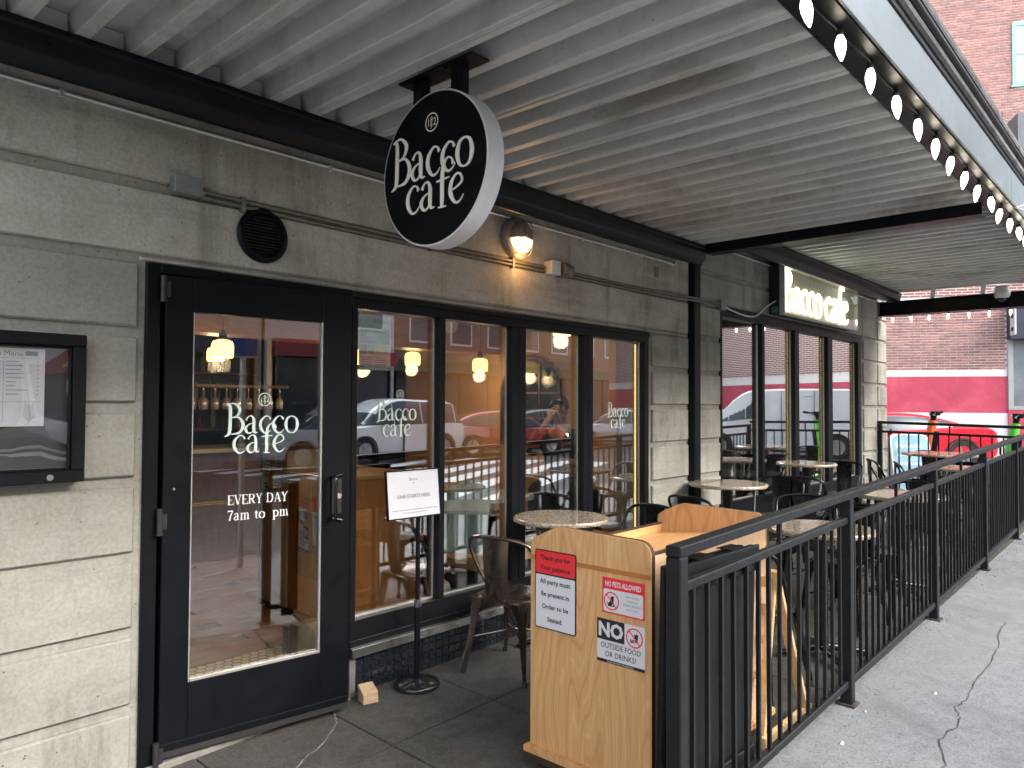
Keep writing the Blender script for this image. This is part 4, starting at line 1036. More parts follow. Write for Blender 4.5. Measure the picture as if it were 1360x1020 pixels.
mb = MB(); mb.prism([(PYL+.02, 0), (PYL+.02, .022), (PYL+.012, .03), (PYR-.012, .03), (PYR-.02, .022), (PYR-.02, 0)], (PX0-.022, 0, .045), (0, 1, 0), (0, 0, 1), (PX1-PX0+.044, 0, 0)); mb.obj('base_board', oak_x, t)
mb = MB(); mb.box(PX0-.02, PYR-.018, .012, PX1+.02, PYL+.018, .0445); mb.obj('base_skirt', edge_band, t, bevel=.004)
mb = MB(); mb.box(PX0-.0012, PYR, .874, PX0-.0002, PYL, .893); mb.obj('trim_strip', trim_brown, t)
for x, y in ((PX0+.09, PYL-.05), (PX0+.09, PYR+.06), (PX1-.08, PYL-.06), (PX1-.06, PYR+.03)):
    g = gz(x, y); w_ = MB(); w_.cyl((x-.03, y-.014, g+.03), (x-.03, y+.014, g+.03), .029, n=20); wo = w_.obj('caster', rubber, t, smooth=40)
    f_ = MB(); f_.box(x-.035, y-.019, g+.03, x+.012, y-.0155, .0115); f_.box(x-.035, y+.0155, g+.03, x+.012, y+.019, .0115); f_.cyl((x-.03, y-.022, g+.03), (x-.03, y+.022, g+.03), .007, n=10); f_.obj('fork', galv, wo)
# notices
def rrect(w_, h_, r, n=4):
    out = []
    for cx_, cy_, a0 in ((w_-r, h_-r, 0), (r, h_-r, 90), (r, r, 180), (w_-r, r, 270)):
        out += [(cx_+r*math.cos(R(a0+90*i/n)), cy_+r*math.sin(R(a0+90*i/n))) for i in range(n+1)]
    return out
PU, PV, PN = Vector((0, -1, 0)), Vector((0, 0, 1)), Vector((-1, 0, 0))
def plate(parent, name, y, z, w_, h_, r, d0, d1, mat):
    mb = MB(); mb.prism(rrect(w_, h_, r) if r else [(0, 0), (w_, 0), (w_, h_), (0, h_)], Vector((PX0-d0, y, z)), PU, PV, PN*(d1-d0)); return mb.obj(name, mat, parent)
def ptext(mb, s, size, y, z, d, al='LEFT', bold=0, sx=1): return text_mb(s, size, al, Vector((PX0-d, y, z)), PU, PV, .0003, bold, sx, mb=mb)
s1 = thing('patience_notice', 'red and white Thank you for Your patience notice on the oak stand', 'notice', (PX0, 2.0, .75))
p = plate(s1, 'plate', 2.106, .586, .222, .336, .010, .0015, .0045, black_print)
plate(s1, 'red_field', 2.101, .822, .212, .095, .006, .0047, .0052, red_mat); plate(s1, 'white_field', 2.101, .591, .212, .224, .006, .0047, .0052, white_mat)
mb = MB()
for s, z in (('Thank you for', .880), ('Your patience', .838)): ptext(mb, s, .0295, 1.995, z, .0055, 'CENTER', .0007, .96)
for s, z in (('All party must', .779), ('Be present in', .726), ('Order to be', .673), ('Seated.', .620)): ptext(mb, s, .0285, 1.995, z, .0055, 'CENTER', .0006, 1.0)
mb.obj('print', black_print, s1)
s2 = thing('no_pets_notice', 'small red bordered notice reading NO PETS ALLOWED on the oak stand', 'notice', (PX0, 1.65, .78))
plate(s2, 'plate', 1.752, .715, .198, .141, .003, .0015, .0030, red_mat); plate(s2, 'white_field', 1.746, .721, .186, .090, .008, .0032, .0036, white_mat)
mb = MB(); ptext(mb, 'NO PETS ALLOWED', .0285, 1.653, .823, .0039, 'CENTER', .0009, .66); mb.obj('heading', white_mat, s2)
mb = MB()
for i, s in enumerate(('SERVICE ANIMALS', 'TRAINED FOR', 'DISABILITY ASSISTANCE', 'ARE WELCOME')): ptext(mb, s, .0108, 1.610, .790-.0165*i, .0039, 'CENTER', 0, .72)
mb.obj('print', ink, s2)
def prohibition(parent, cy, cz, r, d, draw):
    b = MB(); draw(b, cy, cz, r, d); b.obj('pictogram', black_print, parent)
    b = MB(); O = Vector((PX0-d-.0006, cy, cz))
    ribbon(b, [(r*math.cos(2*math.pi*i/32), r*math.sin(2*math.pi*i/32), r*.15) for i in range(33)], O, PU, PV, depth=.0003, smooth=False)
    q = r*.70; ribbon(b, [(-q, q, r*.14), (q, -q, r*.14)], O, PU, PV, depth=.0006, smooth=False); b.obj('prohibition_ring', red_mat, parent)
def dog(b, cy, cz, r, d):
    O = Vector((PX0-d, cy, cz))
    ribbon(b, [(-.45*r, -.5*r, .30*r), (-.1*r, -.25*r, .5*r), (.1*r, .1*r, .42*r), (.12*r, .42*r, .3*r), (.38*r, .45*r, .16*r)], O, PU, PV, depth=.0002)
    ribbon(b, [(.02*r, .55*r, .14*r), (-.1*r, .3*r, .1*r)], O, PU, PV, depth=.0004, smooth=False)
    ribbon(b, [(.2*r, .1*r, .16*r), (.28*r, -.3*r, .14*r), (.3*r, -.58*r, .16*r)], O, PU, PV, depth=.0003)
    ribbon(b, [(-.5*r, -.56*r, .14*r), (.3*r, -.56*r, .14*r)], O, PU, PV, depth=.0005, smooth=False)
    ribbon(b, [(-.5*r, -.4*r, .1*r), (-.68*r, -.15*r, .07*r)], O, PU, PV, depth=.0006, smooth=False)
prohibition(s2, 1.707, .765, .034, .0038, dog)
s3 = thing('no_food_notice', 'black and white notice reading NO OUTSIDE FOOD OR DRINKS low on the oak stand', 'notice', (PX0, 1.66, .6))
plate(s3, 'plate', 1.777, .517, .224, .172, 0, .0015, .0024, white_mat); plate(s3, 'black_field', 1.777, .606, .131, .083, 0, .0026, .0030, black_print); plate(s3, 'footer', 1.777, .517, .224, .0125, 0, .0026, .0030, black_print)
mb = MB(); ptext(mb, 'NO', .076, 1.7115, .622, .0033, 'CENTER', .0032, .98); mb.obj('heading', white_mat, s3); mb = MB(); ptext(mb, 'PLEASE ASK STAFF FOR ASSISTANCE', .0095, 1.665, .5195, .0033, 'CENTER', 0, .8); mb.obj('footer_print', white_mat, s3)
mb = MB(); ptext(mb, 'OUTSIDE FOOD', .0305, 1.665, .575, .0027, 'CENTER', .0002, .86, ); ptext(mb, 'OR DRINKS!', .0305, 1.665, .542, .0027, 'CENTER', .0002, .88); mb.obj('print', black_print, s3)
def drink(b, cy, cz, r, d):
    O = Vector((PX0-d, cy, cz))
    ribbon(b, [(.22*r, .35*r, .5*r), (.22*r, -.45*r, .34*r)], O, PU, PV, depth=.0002, smooth=False); ribbon(b, [(-.05*r, .38*r, .09*r), (.5*r, .38*r, .09*r)], O, PU, PV, depth=.0004, smooth=False)
    ribbon(b, [(.25*r, .4*r, .05*r), (.32*r, .68*r, .05*r)], O, PU, PV, depth=.0003, smooth=False)
    for q in (-.25, -.38, -.5): ribbon(b, [(-.55*r, q*r, .09*r), (-.02*r, q*r, .09*r)], O, PU, PV, depth=.0003, smooth=False)
prohibition(s3, 1.600, .640, .036, .0026, drink)

# folded black board stored between the podium and the fence
t = thing('folded_board', 'folded black wooden board stored between the oak stand and the railing', 'board', (2.7, 1.44, gz(2.7, 1.44)))
mb = MB(); bm_ = Matrix.Translation((2.385, 1.435, .02)) @ Matrix.Rotation(R(-2.0), 4, 'Z') @ Matrix.Rotation(R(1.6), 4, 'X')
bp_ = plain('black_board_paint', (.006, .0078, .0092), .4, 0, .3, 4, .1, spec=.25)
mb.box(.0, -.0, .0, .60, .022, .94, bm_); mb.obj('back_board', bp_, t, bevel=.003)
mb = MB(); mb.box(.022, -.045, .02, .62, -.020, .945, bm_); mb.obj('front_board', bp_, t, bevel=.003)
mb = MB(); mb.box(.02, -.060, .845, .625, -.0455, .95, bm_); mb.obj('top_rail', bp_, t, bevel=.003)
mb = MB(); mb.box(.02, -.060, .03, .625, -.0455, .12, bm_); mb.obj('foot_rail', bp_, t, bevel=.003)
for x in (.15, .40):
    mb = MB(); mb.box(x, -.052, .9505, x+.12, .016, .9535, bm_); mb.obj('hinge', bp_, t)

# ------------------------------------------------------------------ railings
def fence(name, label, a, b, posts, groupless=None, pick=.1125, h=1.115, stubs=True, pw=.058):
    """a, b = (x, y) ends; posts = distances along"""
    a = Vector((*a, 0)); b = Vector((*b, 0)); L = (b-a).length; d = (b-a)/L; nrm = Vector((-d.y, d.x, 0))
    t = thing(name, label, 'railing', (a.x, a.y, gz(a.x, a.y)))
    P = lambda s, z: Vector((a.x+d.x*s, a.y+d.y*s, gz(a.x+d.x*s, a.y+d.y*s)+z))
    def rail(nm, s0, s1, z, w_, hh, bev=.004):
        mb = MB(); n = max(1, int((s1-s0)/2)); mb.beam(P(s0, z), P(s1, z), w_, hh); mb.obj(nm, fence_paint, t, bevel=bev)
    rail('top_rail', -pw/2, L, h-.019, .0605, .038); rail('mid_rail', pw/2, L-.02, h-.150, .034, .034); rail('bottom_rail', pw/2, L-.02, .115, .034, .036)
    for s in posts:
        p = P(s, 0); mb = MB(); m = Matrix.Translation(p) @ Matrix.Rotation(math.atan2(d.y, d.x), 4, 'Z')
        mb.box(-pw/2, -pw/2, -.02, pw/2, pw/2, h-.0395, m); po = mb.obj('post', fence_paint, t, bevel=.004)
        mb = MB(); mb.box(-.047, -.047, .0, .047, .047, .010, m); mb.obj('base_plate', plain('rusty_plate', (.06, .052, .045), .8, .2, .4, 20), po)
    me = None; n = int(L/pick)
    for i in range(1, n+1):
        s = i*pick
        if s > L-.03 or any(abs(s-q) < pw*.75 for q in posts): continue
        if me is None:
            mb = MB(); mb.box(-.0085, -.0085, .1335, .0085, .0085, h-.1675); me = mb.mesh('picket', bevel=.0015); me.materials.append(fence_paint)
        o = link('picket', me, None, t); o.location = P(s, 0)-Vector(t.location); o.rotation_euler = (random.uniform(-.004, .004), random.uniform(-.004, .004), math.atan2(d.y, d.x))
    if stubs:
        q = list(posts)+[L]
        for s0, s1 in zip(q[:-1], q[1:]):
            s = (s0+s1)/2; mb = MB(); mb.beam(P(s, h-.1325), P(s, h-.0385), .018, .018, up=(1, 0, 0)); mb.obj('spacer_bar', fence_paint, t)
    return t
f1 = fence('metal_railing', 'long black metal railing with thin pickets between the patio and the sidewalk', (2.31, 1.318), (11.66, 1.418), [.0, 1.80, 3.70, 5.62, 7.46, 9.32])
f2 = fence('metal_railing', 'short black railing across the far end of the patio', (11.5, 3.27), (11.5, 1.50), [.0, ], h=1.17, stubs=True, pick=.125)

random.seed(31); mb = MB()
grit_mat = plain('grit', (.20, .17, .13), .9, 0, .5, 60)
for px_, py_ in ((4.11, 1.336), (6.01, 1.355), (7.93, 1.374), (9.77, 1.392), (2.33, 1.318)):
    for k in range(70):
        x = px_+random.gauss(0, .16); y = py_+random.gauss(-.02, .055); r = random.uniform(.002, .0065); z = gz(x, y)
        mb.add([(x-r, y-r, z), (x+r, y-r, z), (x+r*.8, y+r, z), (x-r, y+r*.9, z), (x+random.uniform(-r, r)*.4, y, z+r*1.2)], [(0, 1, 4), (1, 2, 4), (2, 3, 4), (3, 0, 4)])
for k in range(260):
    x = random.uniform(2.4, 10.5); y = 1.33+.011*(x-2.4)+random.gauss(-.06, .07); r = random.uniform(.0015, .0045); z = gz(x, y)
    mb.add([(x-r, y-r, z), (x+r, y-r, z), (x+r*.8, y+r, z), (x-r, y+r*.9, z), (x, y, z+r*1.2)], [(0, 1, 4), (1, 2, 4), (2, 3, 4), (3, 0, 4)])
meta(mb.obj('grit', grit_mat), 'loose brown grit gathered along the foot of the black railing', 'grit', kind='stuff')

# light wood A-frame stand behind the railing
t = thing('wooden_stand', 'light bare wood A-shaped stand with cross rungs behind the railing', 'wooden stand', (3.55, 1.6, gz(3.55, 1.6)))
def bar(name, p, q, w_, h_, up=(0, 0, 1)):
    mb = MB(); mb.beam(p, q, w_, h_, up); mb.obj(name, pine, t, bevel=.002)
g = gz(3.5, 1.45)
for y in (1.445, 1.80):
    bar('leg', (3.425, y, g+.80), (3.80, y, g+.04), .022, .045, (0, 1, 0)); bar('leg', (3.475, y+.024, g+.78), (3.33, y+.024, g+.03), .022, .040, (0, 1, 0))
    bar('foot_rail', (3.30, y, g+.035), (3.86, y, g+.035), .024, .055)
for x, z in ((3.44, .74), (3.46, .60), (3.42, .47), (3.39, .31)):
    bar('rung', (x, 1.46, g+z), (x, 1.79, g+z), .03, .05 if z > .5 else .035)

# ------------------------------------------------------------------ tables and chairs
def make_table(name, label, x, y, z, r, parts=True):
    g = gz(x, y); t = thing(name, label, 'table', (0, 0, 0), 'round granite topped patio tables'); h = z-g
    mb = MB(); mb.lathe([(.0005, h-.030), (r-.012, h-.030), (r-.003, h-.026), (r, h-.016), (r-.002, h-.006), (r-.008, h), (.0005, h)], (0, 0, 0), 56, cap=False); mb.obj('tabletop', granite, t, smooth=45)
    mb = MB(); mb.lathe([(.12, h-.038), (.12, h-.031), (.0005, h-.031)], (0, 0, 0), 20, cap=False); mb.cyl((0, 0, .05), (0, 0, h-.037), .042, n=20); mb.obj('column', chair_black, t, smooth=40)
    for k in range(4):
        a = R(45+90*k); u_ = Vector((math.cos(a), math.sin(a), 0)); mb = MB()
        mb.tube([u_*.03+Vector((0, 0, .06)), u_*.16+Vector((0, 0, .045)), u_*.27+Vector((0, 0, .022))], [.026, .022, .014], 8); mb.cyl(u_*.26, u_*.26+Vector((0, 0, .02)), .02, n=10); mb.obj('foot', chair_black, t, smooth=50)
    t.location = (x, y, g); return t
make_table('bistro_table', 'round speckled granite table in front of the first cafe window, nearest the oak stand', 3.735, 2.965, .832, .305)
make_table('bistro_table', 'round granite table beside the concrete pier and the black downpipe', 6.05, 2.955, .872, .335)
make_table('bistro_table', 'round granite table under the second window, past the pier', 7.93, 2.985, .942, .305)
make_table('bistro_table', 'round granite table just behind the railing, nearest the camera', 4.72, 1.69, .792, .318)
make_table('bistro_table', 'round granite table behind the railing in its middle stretch', 6.62, 1.735, .832, .355)
make_table('bistro_table', 'round table before the orange scooter at the far end of the patio', 10.35, 2.25, .965, .43)
make_table('bistro_table', 'round granite table behind the railing near its far end', 8.95, 1.80, .905, .30)

def make_chair(name, label, mat):
    t = thing(name, label, 'chair', (0, 0, 0), 'metal cafe chairs on the patio'); H = .445
    n = 36; mb = MB(); sq = lambda a, r: (r*max(-1, min(1, 1.18*math.cos(a))), r*max(-1, min(1, 1.18*math.sin(a))))
    rings = [(.178, H-.030), (.186, H-.026), (.187, H-.006), (.182, H), (.160, H-.002), (.12, H-.010), (.06, H-.014)]
    vs_ = [(*sq(2*math.pi*k/n, r), z) for r, z in rings for k in range(n)]+[(0, 0, H-.015)]
    fs = [(i*n+k, i*n+(k+1) % n, (i+1)*n+(k+1) % n, (i+1)*n+k) for i in range(len(rings)-1) for k in range(n)]+[((len(rings)-1)*n+k, (len(rings)-1)*n+(k+1) % n, len(rings)*n) for k in range(n)]
    mb.add(vs_, fs); mb.obj('seat', mat, t, smooth=40)
    for sx_ in (1, -1):
        for sy_ in (1, -1):
            mb = MB(); prof = [(.152, H-.012, .130), (.158, H-.045, .108), (.164, H-.09, .074), (.172, H-.16, .046), (.190, H-.29, .034), (.206, .075, .026), (.208, .0715, .021), (.215, .0, .020)]
            L = []
            for c, z, w_ in prof:                         # folded sheet leg: a shallow V set across the corner
                cx_, cy_ = c*sx_, c*sy_; tx, ty = -sy_/1.414, sx_/1.414; nx, ny = sx_/1.414, sy_/1.414
                for q, e in ((-.5, -.010), (-.22, .006), (-.12, -.006), (.12, -.006), (.22, .006), (.5, -.010)): L.append((cx_+tx*w_*q+nx*(e+.25*w_*(abs(q) < .3)), cy_+ty*w_*q+ny*(e+.25*w_*(abs(q) < .3)), z))
                for q in (.42, -.42): L.append((cx_+tx*w_*q-nx*(.018), cy_+ty*w_*q-ny*(.018), z))
            m = 8; P_ = len(prof)
            fs = [(i*m+k, i*m+(k+1) % m, (i+1)*m+(k+1) % m, (i+1)*m+k) for i in range(P_-1) for k in range(m)]+[tuple(range((P_-1)*m, P_*m)), tuple(range(m))[::-1]]
            if sx_*sy_ < 0: fs = [q[::-1] for q in fs]
            mb.add(L, fs); lg = mb.obj('leg', mat, t, smooth=45)
            mb = MB(); mb.cyl((sx_*.214, sy_*.214, 0), (sx_*.211, sy_*.211, .03), .015, n=10); mb.obj('foot_cap', rubber, lg)
    for sy_ in (0, 1):                                     # arched skirts between the legs
        for s in (1, -1):
            mb = MB(); pts = []
            for k in range(11):
                a = -.150+.030*k; z = H-.030-.070*(abs(a)/.15)**3.2; pts.append((a, z))
            A = [(s*.174, a, H-.028) if sy_ else (a, s*.174, H-.028) for a, z in pts]; B_ = [(s*.176, a, z-.004) if sy_ else (a, s*.176, z-.004) for a, z in pts]
            A2 = [(p[0]-s*.002*sy_, p[1]-s*.002*(1-sy_), p[2]) for p in A]; B2 = [(p[0]-s*.002*sy_, p[1]-s*.002*(1-sy_), p[2]) for p in B_]; m = 11
            mb.add(A+B_+A2+B2, [(i, i+1, m+i+1, m+i) for i in range(m-1)]+[(2*m+i+1, 2*m+i, 3*m+i, 3*m+i+1) for i in range(m-1)]+[(m+i, m+i+1, 3*m+i+1, 3*m+i) for i in range(m-1)])
            mb.obj('skirt', mat, t, smooth=50)
    hoop = catmull([(.02, -.190, H-.012), (-.06, -.212, .56), (-.125, -.222, .68), (-.165, -.205, .755), (-.195, -.13, .785), (-.208, 0, .793), (-.195, .13, .785), (-.165, .205, .755), (-.125, .222, .68), (-.06, .212, .56), (.02, .190, H-.012)], 5)
    mb = MB(); mb.tube(hoop, .0115, 10); mb.obj('back_hoop', mat, t, smooth=60)
    mb = MB(); L = []; N_ = 9
    for i in range(N_):
        u_ = i/(N_-1); x = -.172-.028*u_-.012*math.sin(math.pi*u_); z = H-.02+(.786-H+.02)*u_; w_ = .074+.016*u_
        for q in (-1, -.6, 0, .6, 1): L.append((x-.010*(1-q*q), q*w_, z))
    m = 5; off = [(p[0]+.0035, p[1], p[2]) for p in L]; K = len(L)
    fs = [(i*m+k, (i+1)*m+k, (i+1)*m+k+1, i*m+k+1) for i in range(N_-1) for k in range(m-1)]; fs += [tuple(K+j for j in q[::-1]) for q in fs]
    fs += [(i*m, K+i*m, K+(i+1)*m, (i+1)*m) for i in range(N_-1)]+[(i*m+4, (i+1)*m+4, K+(i+1)*m+4, K+i*m+4) for i in range(N_-1)]
    mb.add(L+off, fs); mb.obj('back_splat', mat, t, smooth=50)
    for s in (1, -1):
        mb = MB(); mb.tube([(.185, s*.185, .20), (0, 0, .235), (-.185, -s*.185, .20)], .0045, 6); mb.obj('brace', mat, t)
    return t
proto = make_chair('cafe_chair', 'gunmetal cafe chair by the paper sign stand, its back towards the door', chair_bronze)
black0 = make_chair('cafe_chair', 'x', chair_black)
def put(o, x, y, rz, label=None, tilt=0):
    o.location = (x, y, gz(x, y)+.001); o.rotation_euler = (0, tilt, R(rz))
    if label: o['label'] = label
put(proto, 3.265, 2.935, 8)
SPOTS = [(4.52, 2.90, 172, 'black cafe chair on the far side of the table nearest the oak stand'),
 (5.42, 2.86, -12, 'black cafe chair between the concrete pier and the oak stand, seen from behind'),
 (6.82, 2.86, 186, 'black cafe chair beyond the pier table, back hoop turned to the second window'),
 (7.25, 2.74, 4, 'black cafe chair, splat towards the camera, at the table under the second window'),
 (8.72, 2.93, 178, 'black cafe chair at the far side of the table under the second window'),
 (4.02, 1.80, -6, 'black cafe chair right behind the light wood stand at the nearest railing table'),
 (5.46, 1.80, 170, 'black cafe chair on the far side of the nearest railing table'),
 (5.86, 2.20, 205, 'black cafe chair pulled out between the railing tables and the pier'),
 (5.98, 1.78, 3, 'black cafe chair on the near side of the middle railing table'),
 (7.36, 1.80, 184, 'black cafe chair on the far side of the middle railing table'),
 (8.30, 1.86, 2, 'black cafe chair on the near side of the railing table close to the far end'),
 (9.65, 1.90, 178, 'black cafe chair on the far side of the railing table close to the far end'),
 (9.50, 2.62, 300, 'black cafe chair in front of the end pier, its hoop back standing out pale'),
 (9.38, 2.30, 292, 'black cafe chair pushed against the chair at the end pier'),
 (11.05, 2.55, 190, 'black cafe chair behind the farthest table by the end railing')]
for i, (x, y, a, lab) in enumerate(SPOTS):
    put(black0 if i == 0 else copy_tree(black0), x, y, a, lab)

# sign stand with the queue notice
sx, sy = 2.715, 3.165; g = gz(sx, sy)
t = thing('sign_stand', 'black pole stand with a framed white paper reading LINE STARTS HERE beside the door', 'sign stand', (sx, sy, g))
mb = MB(); mb.lathe([(.0005, .0), (.122, .0), (.126, .008), (.124, .018), (.112, .028), (.06, .040), (.020, .046)], (sx, sy, g), 44, cap=False); mb.obj('base', plain('gloss_black_base', (.014, .014, .015), .18, 0, .2, 8), t, smooth=40)
mb = MB(); mb.cyl((sx, sy, g+.04), (sx, sy, g+.46), .0165, n=16); mb.cyl((sx, sy, g+.45), (sx, sy, .935), .0125, n=16); mb.obj('pole', black_paint, t, smooth=40)
mb = MB(); mb.cyl((sx, sy, g+.435), (sx, sy, g+.475), .020, n=16); mb.cyl((sx, sy-.015, g+.455), (sx, sy-.03, g+.455), .008, n=10); mb.obj('clamp_collar', plain('collar_grey', (.10, .10, .11), .3, .4), t, smooth=40)
fm_ = Matrix.Translation((2.665, sy-.02, 1.055)) @ Matrix.Rotation(R(-3.0), 4, 'Z') @ Matrix.Rotation(R(-6), 4, 'X')
mb = MB(); w2, h2, b_ = .182, .132, .007
for q in ((-w2, w2, h2-b_, h2), (-w2, w2, -h2, -h2+b_), (-w2, -w2+b_, -h2+b_, h2-b_), (w2-b_, w2, -h2+b_, h2-b_)): mb.box(q[0], -.007, q[2], q[1], .007, q[3], fm_)
mb.box(-w2+b_, .001, -h2+b_, w2-b_, .006, h2-b_, fm_); fr_ = mb.obj('frame', black_paint, t)
mb = MB(); n = 12; Fp = [(-w2+b_+(2*w2-2*b_)*i/n, -.0025+.0009*math.sin(i*1.7+j*.9)*math.cos(j*1.3), -h2+b_+(2*h2-2*b_)*j/n) for j in range(n+1) for i in range(n+1)]
mb.add([fm_ @ Vector(p) for p in Fp], [(j*(n+1)+i, j*(n+1)+i+1, (j+1)*(n+1)+i+1, (j+1)*(n+1)+i) for j in range(n) for i in range(n)]); mb.obj('paper', plain('notice_paper', (.50, .50, .535), .45, 0, .04, 6), t, smooth=60)
o3 = lambda x, z: fm_ @ Vector((x, -.0042, z)); U3 = fm_.to_3x3() @ Vector((1, 0, 0)); V3 = fm_.to_3x3() @ Vector((0, 0, 1))
mb = MB(); text_mb('LINE STARTS HERE', .030, 'CENTER', o3(0, -.022), U3, V3, .0002, 0, .90, mb=mb)
text_mb('Bacco', .024, 'CENTER', o3(0, .072), U3, V3, .0002, 0, 1, mb=mb); text_mb('cafe', .013, 'CENTER', o3(0, .056), U3, V3, .0002, 0, 1, mb=mb)
for z, a in ((-.087, .15), (-.103, .08)):
    x = -a
    while x < a: l_ = random.uniform(.008, .02); mb.add([o3(x, z), o3(x+l_, z), o3(x+l_, z+.004), o3(x, z+.004)], [(0, 1, 2, 3)]); x += l_+.005
mb.obj('print', plain('thin_grey_ink', (.16, .16, .18), .6), t)

# wooden wedge, dry leaf and paper scraps on the ground
mb = MB(); wm = Matrix.Translation((2.415, 3.20, gz(2.415, 3.2))) @ Matrix.Rotation(R(-14), 4, 'Z')
mb.add([wm @ Vector(p) for p in ((-.045, -.04, 0), (.04, -.04, 0), (.04, .04, 0), (-.045, .04, 0), (-.045, -.04, .05), (.038, -.036, .058), (.038, .04, .085), (-.045, .04, .085))], [(0, 3, 2, 1), (4, 5, 6, 7), (0, 1, 5, 4), (1, 2, 6, 5), (2, 3, 7, 6), (3, 0, 4, 7)])
solo('wood_block', mb, rough_wood, 'small raw wood block used as a doorstop beside the door', 'wood block', (2.415, 3.2, gz(2.415, 3.2)), bevel=.003)
x, y = G_LEAF = (3.02, 2.50); mb = MB(); z = gz(x, y)
mb.add([(x, y, z+.004), (x+.025, y+.012, z+.012), (x+.055, y+.008, z+.006), (x+.025, y-.014, z+.010), (x+.028, y, z+.003)], [(0, 4, 1), (1, 4, 2), (2, 4, 3), (3, 4, 0)])
solo('dry_leaf', mb, plain('dry_leaf', (.30, .14, .06), .7), 'curled brown leaf lying on the dark patio concrete', 'leaf', (x, y, z))
for x, y, a, lab in ((3.62, 1.20, .03, 'scrap of white paper on the sidewalk close to the railing'), (4.55, 1.02, .03, 'scrap of white paper on the sidewalk between the railing and the crack'), (4.06, 1.23, .018, 'white crumb beside the foot of a railing post')):
    z = gz(x, y); mb = MB(); mb.add([(x, y, z+.003), (x+a, y+.006, z+.004), (x+a*.9, y+a*.6, z+.010), (x-.003, y+a*.5, z+.004), (x+a*.4, y+a*.3, z+.014)], [(0, 1, 4), (1, 2, 4), (2, 3, 4), (3, 0, 4), (3, 2, 1, 0)])
    solo('paper_scrap', mb, white_mat, lab, 'litter', (x, y, z))

# ------------------------------------------------------------------ inside the cafe (seen through the glass)
def pendant(x, y, z, lab):
    t = thing('pendant_lamp', lab, 'lamp', (x, y, z), 'lit pendant lamps inside the cafe')
    mb = MB(); mb.lathe([(.078, -.075), (.084, -.06), (.086, .02), (.074, .055), (.03, .07)], (x, y, z), 24, cap=False); mb.obj('shade', emit('amber_shade', (1, .56, .12), 1.3), t, smooth=50)
    mb = MB(); mb.lathe([(.0005, -.07), (.045, -.072), (.05, -.05), (.0005, -.03)], (x, y, z), 16, cap=False); mb.obj('bulb', emit('amber_bulb', (1, .80, .42), 6), t, smooth=60)
    mb = MB(); mb.lathe([(.031, .07), (.032, .12), (.012, .15)], (x, y, z), 14); mb.cyl((x, y, z+.15), (x, y, 2.94), .006, n=6); mb.lathe([(.06, 2.93), (.06, 2.949)], (x, y, 0), 16); mb.obj('stem', black_paint, t)
    l_ = bpy.data.lights.new('pendant_light', 'POINT'); l_.energy = 2.2; l_.color = (1, .70, .40); l_.shadow_soft_size = .07
    o = bpy.data.objects.new('pendant_light', l_); COL.objects.link(o); o.location = (x, y, z-.13)
pendant(2.84, 5.72, 1.985, 'lit amber pendant lamp seen through the upper left of the glass door')
pendant(4.22, 5.72, 1.99, 'lit amber pendant lamp seen at the right edge of the door glass')
pendant(5.35, 6.35, 2.05, 'lit amber pendant lamp hanging in the first window pane, right of the green poster')
pendant(5.86, 5.80, 1.985, 'lit amber pendant lamp seen high in the second pane of the first window')
pendant(3.6, 7.4, 2.05, 'lit amber pendant lamp deep inside over the bar')
pendant(5.3, 4.2, 2.25, 'lit amber pendant lamp close behind the third pane of the first window')
for (x, y, lab) in ((8.4, 5.2, 'lit amber pendant lamp inside behind the second window, nearer one'), (10.2, 6.4, 'lit amber pendant lamp deep inside behind the second window')): pendant(x, y, 2.3, lab)

# host desk with a pale notice-covered end
t = thing('host_desk', 'brown wooden host desk inside the door, notices on its pale end', 'desk', (3.2, 4.7, 0))
mb = MB(); mb.box(2.93, 4.22, .06, 3.55, 4.86, 1.02); mb.obj('body', desk_wood, t, bevel=.004)
mb = MB(); mb.box(2.90, 4.19, 1.0205, 3.58, 4.88, 1.05); mb.obj('top', mk_wood('desk_top_wood', (.42, .20, .06), (.55, .29, .10), (.62, .36, .15), 'Y', .9, .25), t, bevel=.004)
mb = MB(); mb.box(2.92, 4.865, .06, 3.55, 5.22, 1.20); mb.obj('pale_cabinet', plain('pale_cabinet', (.50, .36, .19), .5, 0, .1, 3), t, bevel=.003)
mb = MB(); mb.box(2.90, 4.86, 1.2005, 3.57, 5.24, 1.23); mb.box(2.912, 5.221, .02, 3.55, 5.24, 1.2); mb.obj('cabinet_trim', dark_wood, t)
mb = MB(); mb.box(2.95, 4.24, .0, 3.53, 5.2, .0595); mb.obj('plinth', dark_wood, t)
mb = MB(); mb.box(2.925, 4.35, .32, 2.9295, 4.74, .78); mb.obj('door_panel', dark_wood, t, bevel=.002)
for i, (y, z, h_) in enumerate(((5.16, .84, .15), (5.00, .86, .17), (5.15, 1.01, .13), (4.98, 1.05, .1))):
    mb = MB(); mb.box(2.916, y-.045, z, 2.9185, y+.045, z+h_); tag_ = mb.obj('notice', white_mat, t)
    mb = MB()
    for k in range(4): mb.box(2.9145, y-.035, z+.02+k*.025, 2.9158, y+.03, z+.028+k*.025)
    mb.obj('print', ink, tag_)
mb = MB(); mb.cyl((3.05, 4.5, 1.05), (3.05, 4.5, 1.13), .035, n=14); solo('cup', mb, plain('cup_red', (.45, .03, .02), .4), 'small red cup on the host desk', 'cup', (3.05, 4.5, 1.05), smooth=40)
mb = MB(); mb.box(2.20+.3, 4.02, .0, 2.68, 4.12, .19); mb.box(2.50, 4.12, 0, 2.53, 4.2, .16)
solo('brass_door_stop', mb, plain('dull_brass_box', (.22, .19, .12), .45, .5, .3, 12), 'dull brass coloured box on the tiles just inside the door', 'box', (2.58, 4.07, 0), bevel=.006)

